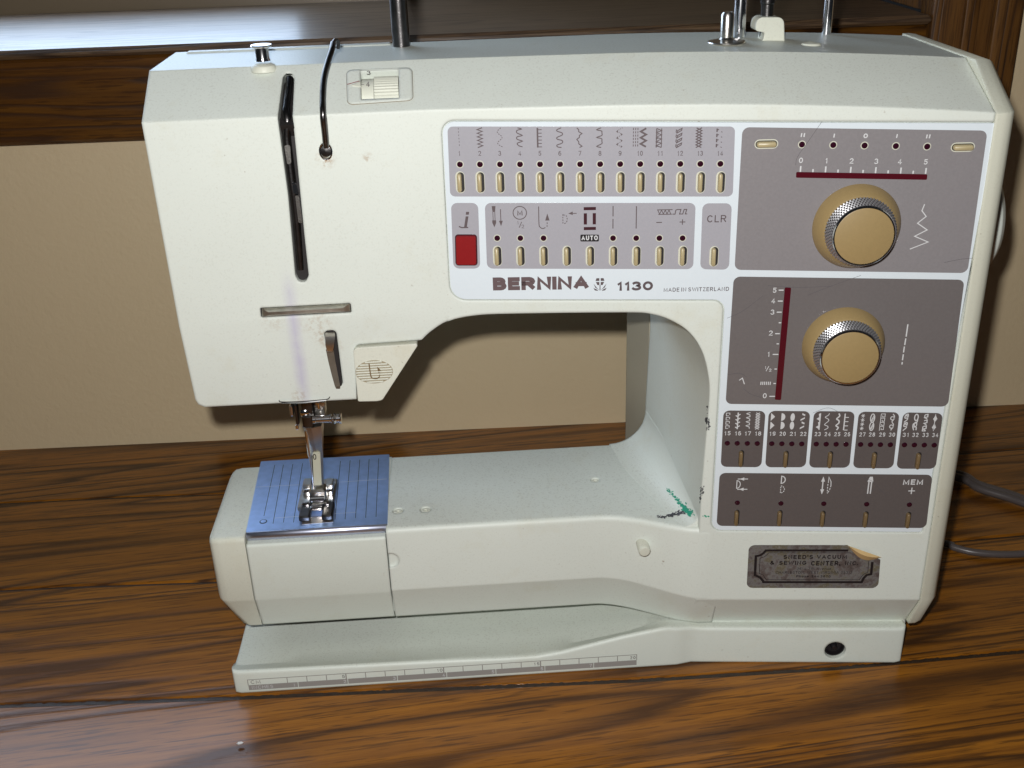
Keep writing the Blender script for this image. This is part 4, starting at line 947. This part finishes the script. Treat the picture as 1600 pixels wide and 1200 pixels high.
# sole: rear plate, hinge, two toes
def fp(px, py, z): fr = Frame((0, 0, z), (1, 0, 0), (0, 1, 0)); return fr.uv(px, py)
def fbox(px0, py0, px1, py1, z0, z1, mat, name='foot_sole', b=.5):
    a = fp(px0, py0, z1); c = fp(px1, py1, z1)
    v, f = boxv(min(a[0], c[0]), max(a[0], c[0]), min(a[1], c[1]), max(a[1], c[1]), z0, z1, b); return mk(name, v, f, mat, shank, 30)
fbox(474, 750, 520, 790, 85.9, 88.2, m_steel)
fbox(475, 747, 487, 757, 88, 92.5, m_steel, 'foot_hinge'); fbox(509, 747, 520, 757, 88, 92.5, m_steel, 'foot_hinge')
fbox(474.5, 762, 484, 768, 88, 91, m_chrome, 'foot_hinge'); fbox(510, 761, 519, 767, 88, 91, m_chrome, 'foot_hinge')
fbox(485, 755, 508, 766, 88, 96, m_steel, 'foot_hinge', 1.)
a = fp(484, 775, 92); c = fp(508, 775, 92); lathe('foot_hinge', (a[0], a[1], 90.5), (1, 0, 0), [(2.6, 0), (3., .4), (3., c[0]-a[0]-.4), (2.6, c[0]-a[0])], m_chrome, shank, 20)
fbox(471, 785, 483.5, 807, 85.9, 89.2, m_dsteel, 'foot_toe', .8); fbox(506, 783, 519, 805, 85.9, 89.2, m_dsteel, 'foot_toe', .8)
fbox(472, 785, 482.5, 788, 89.1, 90.2, m_chrome, 'foot_toe', .3); fbox(504, 784, 514, 787, 89.1, 90.2, m_chrome, 'foot_toe', .3)
fbox(485, 788, 504, 793, 87.5, 89.4, m_chrome, 'foot_hinge', .5)

# ---- bed, cover, end cap
CX0, CX1 = -114.6, -45.0      # hinged cover between these
def bedY(x):
    t = max(0, min(1, (x-60)/50)); t = t*t*(3-2*t); return 461.0*(1-t)+(456.86+.45*max(0, min(1, (x-111)/8))-.1051*(x+10))*t
def bed_ring(x, ytop=None, zt=85., rear=536.):
    y = bedY(x); r = 2.6
    zb = 25.7 if x < 62 else 25.7-3.5*min(1, (x-62)/50)
    zc = 46.2-3.*max(0, min(1, (x-62)/50))
    q_ = max(0, min(1, (x-75)/33))
    pts = [(y+8.5+.62*q_, zb-.15*q_), (y+1.0-.85*q_, zc+.4-.2*q_), (y+.2-.2*q_, zc+2.0-1.4*q_)]
    pts += [(y+r-r*math.cos(a), zt-r+r*math.sin(a)) for a in [PI/2*k/9 for k in range(10)]]
    pts += [(rear-r+r*math.sin(a), zt-r+r*math.cos(a)) for a in [PI/2*k/4 for k in range(5)]]
    pts += [(rear, zb)]
    return [np.array((x, a, b)) for a, b in pts]
rg = [bed_ring(x) for x in [CX1]+list(range(-30, 60, 15))+list(range(60, 108, 3))+[108, 111, 115, 119]]
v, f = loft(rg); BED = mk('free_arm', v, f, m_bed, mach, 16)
q = FG.P(610, 874.5)
v, f = lathev((q[0]+.2, 461.0, q[2]), (0, 1, 0), [(4.2, -3), (4.2, .9), (3.2, 1.4), (0, 1.5)], 28); boolean(BED, mk('c', v, f, m_bed, mach, 0)); resmooth(BED, 16)
# concave sweep joining bed and column
rings = []
for k in range(9):
    t = k/8; y = 447.5+t*(536-447.5-.4); xw = 108.25-11.5*t; r = 7.+13*min(1, t*1.5)**.8
    arc = [(xw-r+r*math.sin(a), 85.0+r-r*math.cos(a)) for a in [PI/2*j/16 for j in range(17)]]
    rings.append([np.array((x, y+ (0), z)) for x, z in arc+[(xw+3, 85+r), (xw+3, 83.), (xw-r, 83.)]])
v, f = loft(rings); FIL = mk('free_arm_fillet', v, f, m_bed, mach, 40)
# hinged cover and the cap left of it (shallow gaps between)
def cov_ring(x, zt=80.6):
    y = 461.
    return [np.array((x, a, b)) for a, b in [(y+8.4, 25.9), (y+.9, 46.4), (y+.1, 48.2), (y, zt-.8), (y+.8, zt), (y+14, zt), (y+14, 25.9)]]
v, f = loft([cov_ring(x) for x in (CX0+.45, CX1-.45)]); mk('hinged_cover', v, f, m_base, mach, 30)
box('cover_gap', CX0-.5, CX1+.5, 472., 530, 27., 80., m_dark, mach)
def cap_ring(x, s):
    y = 461.0; r = 2.6
    yy = y+s*3.5; zb = 25.7+s*13; zc = 46.2+s*3
    pts = [(yy+8.5, zb), (yy+1., zc+.4), (yy+.2, zc+2)]+[(yy+r-r*math.cos(a), 85-s*1.5-r+r*math.sin(a)) for a in [PI/2*k/5 for k in range(6)]]
    pts += [(534-s*8-r+r*math.sin(a), 85-s*1.5-r+r*math.cos(a)) for a in [PI/2*k/4 for k in range(5)]]+[(534-s*8, zb)]
    return [np.array((x, a, b)) for a, b in pts]
rg = [cap_ring(CX0, 0), cap_ring(-127.0, 0), cap_ring(-130., .12), cap_ring(-131.6, .4), cap_ring(-132.6, 1.0), ]
for rI in rg[1:]:
    pass
v, f = loft(rg)
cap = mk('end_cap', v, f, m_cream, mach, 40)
bm = bmesh.new(); bm.from_mesh(cap.data)
for vv in bm.verts:    # under-cut left corner narrows toward the base
    z = (vv.co.z)*1000; x = vv.co.x*1000+ROOT[0]
    if z < 44 and x < -116: vv.co.x += .001*(44-z)*.36*min(1, (-116-x)/10)
bm.to_mesh(cap.data); bm.free(); resmooth(cap, 40)
# bed behind the needle plate
box('free_arm', CX0, CX1, 468, 535.8, 30, 84.6, m_bed, mach, 0)

# ---- needle plate
pl = uvs(FE, [(408, 722.5), (608.5, 711.5), (605.5, 820), (384.5, 833)])
plate = prism('needle_plate', FE, arcs(pl, .6, 3), -.2, .7, m_blue, mach)
a, b = pl[3], pl[2]
ya = (a[1]+b[1])/2
rings = []
for x in (a[0]+.1, a[0]+.6, b[0]-.6, b[0]-.1):
    rr = 2.6 if x in (a[0]+.6, b[0]-.6) else 2.2
    yc = FE.o[1]+a[1]+(b[1]-a[1])*(x-a[0])/(b[0]-a[0])+.6
    rings.append([np.array((x, yc+rr*.9*math.cos(t), 85.7-2.6+rr*math.sin(t))) for t in [PI*2*k/20 for k in range(20)]])
v, f = loft(rings); mk('plate_rolled_edge', v, f, m_bluel, plate, 40)
z3 = lambda x, y: (x/4.4444+320, y/4.4444+600)
ik = Ink()
for p, q in (((487, 570), (412, 925)), ((547, 568), (475, 978)), ((612, 565), (547, 970)), ((680, 560), (617, 970)), ((943, 543), (905, 950)), ((1010, 538), (975, 948)), ((1077, 533), (1047, 940)), ((1142, 530), (1118, 937)), ((1208, 525), (1190, 932))):
    ik.stroke(FE, [FE.uv(*z3(*p)), FE.uv(*z3(*q))], .3, .72)
ik.build('guide_lines', m_black, plate)
ik = Ink()
for p, q in (((357, 724), (655, 708)), ((932, 690), (1268, 668)), ((485, 940), (690, 925)), ((870, 912), (1050, 900)), ((705, 924), (822, 916))): ik.stroke(FE, [FE.uv(*z3(*p)), FE.uv(*z3(*q))], .36, .76)
ik.build('guide_lines', simple('pale_line', (.6, .66, .8), .4), plate)
q = FE.uv(*z3(408, 964)); v, f = tubev([FE.w(q[0]+1.7*math.cos(t*PI/8), q[1]+1.7*math.sin(t*PI/8), .72) for t in range(18)], .22, 6); mk('plate_pin', v, f, m_dark, plate)
lathe('plate_pin', FE.w(*q, .5), (0, 0, 1), [(1.4, 0), (1.4, .5), (0, .6)], m_blue, plate, 16)
fe2 = uvs(FE, [z3(680, 935), z3(890, 922), z3(893, 968), z3(676, 985)]); prism('feed_opening', FE, fe2, .6, .82, simple('feed_steel', (.42, .38, .36), .35, metal=.9, noise=.4, nscale=150), plate)

# ---- screws on the bed
for i, (x, y) in enumerate(((622, 798), (665, 796), (930, 750))):
    u, v = FE.uv(x, y); rr = 2.7 if i < 2 else 2.3
    vv, ff = lathev(FE.w(u, v, 0), (0, 0, 1), [(rr, -1.3), (rr, 3)], 24); boolean(BED, mk('c', vv, ff, m_bed, mach, 0))
    lathe('bed_screw', FE.w(u, v, -1.2), (0, 0, 1), [(rr-.25, 0), (rr-.25, .6), (rr-.8, .9), (.9, .9), (.8, .3), (0, .3)], m_cream, mach, 20)
resmooth(BED, 16)
# ---- drop-feed pin on the front
q = np.array(FG.P(1000, 838)); q[1] = bedY(q[0])
lathe('feed_button', q+np.array((0, 3, 0)), (.02, -1, -.05), [(3.0, 0), (3.0, 9.), (2.5, 9.8), (0, 9.9)], m_cream, mach, 24)

# ---- base tray
def lip(x):
    return float(np.interp(x, [-130, -22, 10, 27, 40, 55, 72, 94, 112, 230], [14.2, 12.6, 11.6, 11.6, 13.4, 16.8, 20.8, 24.6, 22.2, 22.2]))
def frontY(x): return 447. if x < 100 else 447.+1.5*min(1, (x-100)/8)-.105*max(0, x-108)
def tray(x): return min(lip(x)-1.5, float(np.interp(x, [-130, 20, 50, 75, 95, 112, 230], [9.5, 9.5, 10.5, 15, 22, 22, 22])))
rings = []
bx = [-128.8, -128.0, -125]+list(range(-112, 0, 16))+list(range(0, 124, 4))+[140, 180, 212, 215.2, 216.4]
for x in bx:
    e = 0; 
    if x in (-128.8, 216.4): e = 3.
    if x in (-128.0, 215.2): e = 1.
    y = frontY(x)+e; L_ = lip(x); T_ = tray(x); rr = 1.6
    pts = [(y+.6, 0.01), (y+.1, .8), (y, L_-rr)]+[(y+rr-rr*math.cos(a), L_-rr+rr*math.sin(a)) for a in [PI/2*j/7 for j in range(1, 8)]]
    pts += [(y+4.5, L_-.25*(L_-T_)), (y+10, T_+.15*(L_-T_)), (y+18, T_), (y+50, T_), (536, T_+6), (536-e, .01)]
    rings.append([np.array((x, a, b)) for a, b in pts])
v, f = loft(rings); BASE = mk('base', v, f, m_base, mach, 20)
# foot-control socket
js = Frame((108, 447+1.5, 0), (math.cos(TA), -math.sin(TA), 0), (0, 0, 1))
u, v_ = js.uv(1305, 1016.5)
vv, ff = lathev(js.w(u, v_, 0), js.n, [(5.4, -14), (5.4, 4)], 36); boolean(BASE, mk('c', vv, ff, m_base, mach, 0)); resmooth(BASE, 20)
sock = lathe('control_socket', js.w(u, v_, -13.5), js.n, [(5.3, 0), (5.3, 11.0), (4.6, 11.2), (4.4, 8.5), (2.0, 8.), (1.6, 11.), (1.2, 11.6), (0, 11.7)], m_black, mach, 36)
# ---- ruler print on the base
ru = Ink(); x0r = -121.0
BL = 2.3
def rz(x): return BL + (x-x0r)*.012
m_rul = simple('ruler_print', (.30, .285, .27), .45)
def fw(x, z): return (x, z)
FR = Frame((0, 446.95, 0), (1, 0, 0), (0, 0, 1))
zb_, zm, zt_ = 2.2, 5.4, 8.9
for k in range(8):
    a_, b_ = x0r+25.4*k, min(x0r+25.4*(k+1)-.35, x0r+200)
    ru.poly(FR, [(a_, zb_), (b_, zb_), (b_, zm), (a_, zm)], .08)
ru.stroke(FR, [(x0r, zm), (x0r, zt_), (x0r+200, zt_), (x0r+200, zm)], .4, .1)
for k in range(1, 20):
    if k == 1: continue
    ru.stroke(FR, [(x0r+10*k, zm), (x0r+10*k, zt_-.2)], .4 if k % 5 else .6, .1)
ru.build('ruler_scale', m_rul)
def mmtext(ink_, fr, t, u, v, wd, ht, o, bold=.02): stext(ink_, fr, lambda x, y: (u+x, v-y), t, wd, ht, o, ht*(.11+bold*3), .26)
ik = Ink(); mmtext(ik, FR, 'CM', x0r+1.5, zm+.8, 4.8, 2.2, .12, .0)
for k, t in ((5, '5'), (10, '10'), (15, '15'), (20, '20')): mmtext(ik, FR, t, x0r+10*k-(2.1 if k == 5 else 3.4), zm+.8, 1.5 if k == 5 else 2.8, 1.9, .12, .01)
ik.build('ruler_lettering', m_ink)
ik = Ink(); mmtext(ik, FR, 'INCHES', x0r+1.6, zb_+.6, 10.8, 2.0, .12, .0)
for k in range(1, 8): mmtext(ik, FR, str(k), x0r+25.4*k-2.4, zb_+.6, .5 if k == 1 else 1.3, 2.0, .12, .01)
ik.build('ruler_lettering', m_wink)

# ---- dealer sticker on the column
z9 = lambda x, y: (x/6.9565+1160, y/6.9565+840)
st = prism('dealer_sticker', FB, arcs(uvs(FB, [z9(70, 80), z9(1140, 80), z9(1300, 175), z9(1500, 235), z9(1475, 548), z9(45, 545)]), [3, .3, 2, 1, 3.2, 3], 5), .0, .15, m_stick, mach)
ik = Ink()
notch = [(250, 138), (1145, 138)]
def nb_(l, t, r, b_, s, e=0):
    return smooth2([(l, t+s), (l+s*.55, t+s*.75), (l+s, t)], 4)
left = [(145, 410), (150, 190)]; 
pts = [(1150, 138), (255, 138)]+[(230, 165), (195, 190)]+[(146, 200), (136, 405)]+[(190, 430), (225, 470)]+[(228, 482), (1295, 482)]+[(1315, 440), (1350, 405)]+[(1398, 395), (1412, 262)]
ik.stroke(FB, [FB.uv(*z9(*p)) for p in pts], 1.25, .19)
pts = [(1180, 163), (285, 163)]+[(260, 190), (235, 208)]+[(192, 218), (182, 385)]+[(225, 405), (255, 450)]+[(262, 456), (1270, 456)]+[(1290, 425), (1325, 390)]+[(1362, 375), (1372, 250)]
ik.stroke(FB, [FB.uv(*z9(*p)) for p in pts], .28, .2)
ik.build('sticker_border', m_black, st)
ik = Ink()
def t9(t, x, base, wd, ht, bold, sk=0.): px, py = z9(x, base); text(ik, FB, t, px, py, wd/6.9565, ht/6.9565, .22, bold, sk)
t9("SNEED'S", 445, 230, 320, 44, .035, -.05); t9('VACUUM', 808, 228, 325, 42, .035, -.05)
t9('&', 298, 292, 46, 42, .035); t9('SEWING', 397, 293, 295, 42, .035); t9('CENTER,', 742, 301, 318, 50, .035); t9('INC.', 1115, 296, 140, 42, .035)
t9('2614  7th  Avenue', 592, 349, 370, 27, .004); t9('CHARLESTON,  WEST  VIRGINIA  25312', 360, 391, 825, 30, .004); t9('Phone  344 3670', 583, 430, 372, 24, .03)
ik.build('sticker_lettering', m_black, st)
V = []; nn = 14
for i in range(nn+1):
    t = i/nn; a = np.array(z9(1138+(1515-1138)*t, 84+(215-84)*t)); bulge = math.sin(PI*t**1.15)
    low = a+np.array((-8*bulge-2*t, 11.5*bulge))*np.array((.55, 1.))
    mid = (a+low)/2
    for q, h in ((a, .3+.9*bulge), (mid, 1.2+1.8*bulge), (low, .25)): V.append(FB.P(q[0], q[1], h))
F = [[3*i+j, 3*i+j+1, 3*i+j+4, 3*i+j+3] for i in range(nn) for j in range(2)]
mk('peeled_corner', V, F, m_tan, st, 60)

# ---- side cover on the right, hand wheel, switch
def sc_prof(x, inset):
    dy = -(218-X0)*math.tan(TA); dz = -droop(218)
    yf = YA+dy+inset; zt = 306.3+dz-inset*.6
    pts = [(yf+8.6, 22+inset), (yf-.5, 43.), (yf-.5, 283+0), (yf+24.5, zt+.6), (537-inset, zt+.6), (539-inset, zt-3), (539-inset, 22+inset)]
    return [np.array((x, a, b)) for a, b in pts]
v, f = loft([sc_prof(218.1, 0), sc_prof(221.5, 0), sc_prof(224.5, .8), sc_prof(227.0, 3.), sc_prof(228.2, 8.)]); mk('side_cover', v, f, m_side, mach, 40)
lathe('hand_wheel', (228, 500, 219), (1, 0, 0), [(24, 0), (29, 3), (30, 6), (30, 16), (28.5, 21), (25, 24), (0, 24.5)], m_bed, mach, 72, 30)
lathe('side_stud', (227, 470, 133), (1, 0, 0), [(3.2, 0), (3.2, 6), (2.4, 7), (0, 7.2)], m_cream, mach, 16)
# rear shell of the column behind the arm opening, shade put into its colour
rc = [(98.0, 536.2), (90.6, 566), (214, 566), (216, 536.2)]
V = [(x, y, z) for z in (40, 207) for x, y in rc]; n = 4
mk('rear_cover', V, [[3, 2, 1, 0], [4, 5, 6, 7]]+[[i, (i+1) % 4, 4+(i+1) % 4, 4+i] for i in range(4)], shell('rear_shaded_plastic', (.38, .35, .27), .22, bev=1.), mach, 20)

# ---- fittings on the top
from mathutils.bvhtree import BVHTree
_bv = {}
def bvh(o):
    if o.name not in _bv:
        _bv[o.name] = BVHTree.FromPolygons([tuple(np.array(v.co)*1000+ROOT) for v in o.data.vertices], [list(p.vertices) for p in o.data.polygons])
    return _bv[o.name]
def hit(px, py, obs):
    v = Vector(ray(px, py)).normalized(); best = None
    for o in obs:
        p, n_, i_, dd = bvh(o).ray_cast(Vector(C), v)
        if p is not None and (best is None or dd < best[1]): best = (np.array(p), dd, np.array(n_) if n_.dot(v) < 0 else -np.array(n_))
    return best
lathe('spool_pin', FT.w(*FT.uv(627.5, 73), -1), (0, 0, 1), [(4.0, 0), (4.0, 22), (3.3, 22.5), (3.3, 95), (2, 97), (0, 97)], m_dsteel, mach, 24)
TR = Frame((0, YA, 302.8), (1, 0, 0), (0, 1, 0))
lathe('spool_pin', hit(1154.5, 59, [H])[0]-np.array((0, 0, 1.)), (0, 0, 1), [(2.9, 0), (2.9, 95), (1.5, 97), (0, 97)], m_chrome, mach, 20)
lathe('spool_pin', hit(1291, 53, [H])[0]-np.array((0, 0, 1.)), (0, 0, 1), [(2.2, 0), (2.2, 95), (1.2, 97), (0, 97)], m_chrome, mach, 20)
lathe('spool_pin', hit(1196, 60, [H])[0]-np.array((0, 0, 1.)), (0, 0, 1), [(2.9, 0), (2.9, 16), (3.4, 16.5), (3.4, 40), (0, 41)], m_dsteel, mach, 20)
q = hit(1135, 68, [H])[0]+np.array((0, 0, -.2)); lathe('bobbin_winder', q, (0, 0, 1), [(7.4, 0), (8.4, .8), (8.2, 1.3), (3.6, 2.2), (2.9, 3), (2.9, 12.5), (2.2, 13.6), (0, 13.8)], m_steel, mach, 32)
fr = Frame((0, 505, 0), (1, 0, 0), (0, 0, 1))
prism('winder_latch', fr, arcs(uvs(fr, [(1187, 72.5), (1226, 72.), (1225, 27), (1183, 27), (1180, 48), (1195, 51), (1193, 60)]), [.8, .8, 3.2, 3, 1.5, .8, .8], 5), -9, 0, m_cream, mach)
q = hit(1267, 70, [H])[0]-np.array((0, 0, 3.4)); lathe('winder_stud', q, (0, 0, 1), [(5.5, 0), (5.2, 2.4), (3.8, 4.2), (0, 5.)], m_cream, mach, 24)
a, b = FT.uv(290, 80), FT.uv(604, 72)
box('carrying_handle', -122, -27, YA+DEP-9, YA+DEP-2, 303, 306.9, m_bed, mach, 1.)

# ---- marker and smear marks on the bed corner: thin blots laid on the surface
def blots(name, path, mat, n, spread, size, squash=.6):
    V, F = [], []; P = spline([(*p, 0) for p in path], 8); a0 = P[-1]-P[0]; th0 = math.atan2(a0[1], a0[0])
    for k in range(n):
        c = P[random.randrange(len(P))]; cx, cy = c[0]+random.gauss(0, spread), c[1]+random.gauss(0, spread); sz = size*random.uniform(.4, 1.3); th = th0+random.gauss(0, .5)
        el = random.uniform(.25, .7); b0 = len(V); ok = True
        for j in range(7):
            a = 2*PI*j/7; rr = sz*random.uniform(.6, 1.2); x, y = rr*math.cos(a), rr*el*math.sin(a)
            h_ = hit(cx+x*math.cos(th)-y*math.sin(th), cy+x*math.sin(th)+y*math.cos(th), [H, BED, FIL])
            if h_ is None: ok = False; break
            V.append(h_[0]+h_[2]*(.06+.0025*k))
        if ok: F.append(list(range(b0, b0+7)))
        else: V = V[:b0]
    o = mk(name, V, F, mat, mach, 0); o['kind'] = 'stuff'; return o
blots('green_mark', [(1044, 765), (1052, 774), (1062, 785), (1070, 795)], m_green, 60, 1.2, 2.2)
blots('green_mark', [(1066, 789), (1072, 798), (1078, 802)], m_green, 90, 2.2, 2.6)
blots('green_mark', [(1078, 803), (1096, 806), (1106, 807)], m_green, 6, .6, 2.2)
blots('black_mark', [(1028, 808), (1045, 806), (1058, 803), (1070, 801)], m_smear, 90, 1.2, 2.2)
blots('black_mark', [(1105.5, 655), (1106.5, 663), (1106, 671)], m_smear, 18, 1., 3.6); blots('black_mark', [(1105, 635), (1107, 650)], m_smear, 6, .8, 1.6)
blots('black_mark', [(1098, 760), (1096, 772), (1091, 786)], m_smear, 18, 1.2, 2.6)

# ---- cords
F5 = Frame((0, 0, 5), (1, 0, 0), (0, 1, 0)); F3 = Frame((0, 0, 3.), (1, 0, 0), (0, 1, 0))
def W(fr, x, y): return fr.P(x, y)
def cordobj(name, tubes, mat, label):
    V, F = join(tubes); o = mk(name, V, F, mat, None, 60); o['label'] = label; o['category'] = 'cord'; return o
pth = spline([(205, 652, 6), (262, 641, 6), W(F5, 1490, 744), W(F5, 1530, 763), W(F5, 1575, 777), W(F5, 1612, 790), W(F5, 1680, 812), W(F5, 1800, 840)], 8)
o2 = [p+np.array((1.5, 4.2, .2)) for p in pth]
cordobj('power_cord', [tubev(pth, 2.7, 12), tubev(o2, 2.7, 12)], m_cord, 'thick twin grey power cord running right across the table behind the machine')
pth = spline([(225, 556, 3), W(F3, 1470, 848), W(F3, 1490, 855), W(F3, 1520, 862.5), W(F3, 1560, 866), W(F3, 1605, 865), W(F3, 1700, 858), W(F3, 1850, 840)], 8)
cordobj('pedal_cord', [tubev(pth, 2.1, 12)], m_cord, 'thin round grey cord lying on the table nearest the right edge of the machine')
# lint
V, F = lathev(F0.P(375, 1161, .4), (1, .15, 0), [(.1, -1.6), (.7, -.9), (.6, .8), (.1, 1.6)], 8)
o = mk('lint', V, F, m_wink, None); o['label'] = 'tiny white speck of lint on the table below the left end of the ruler'; o['category'] = 'lint'
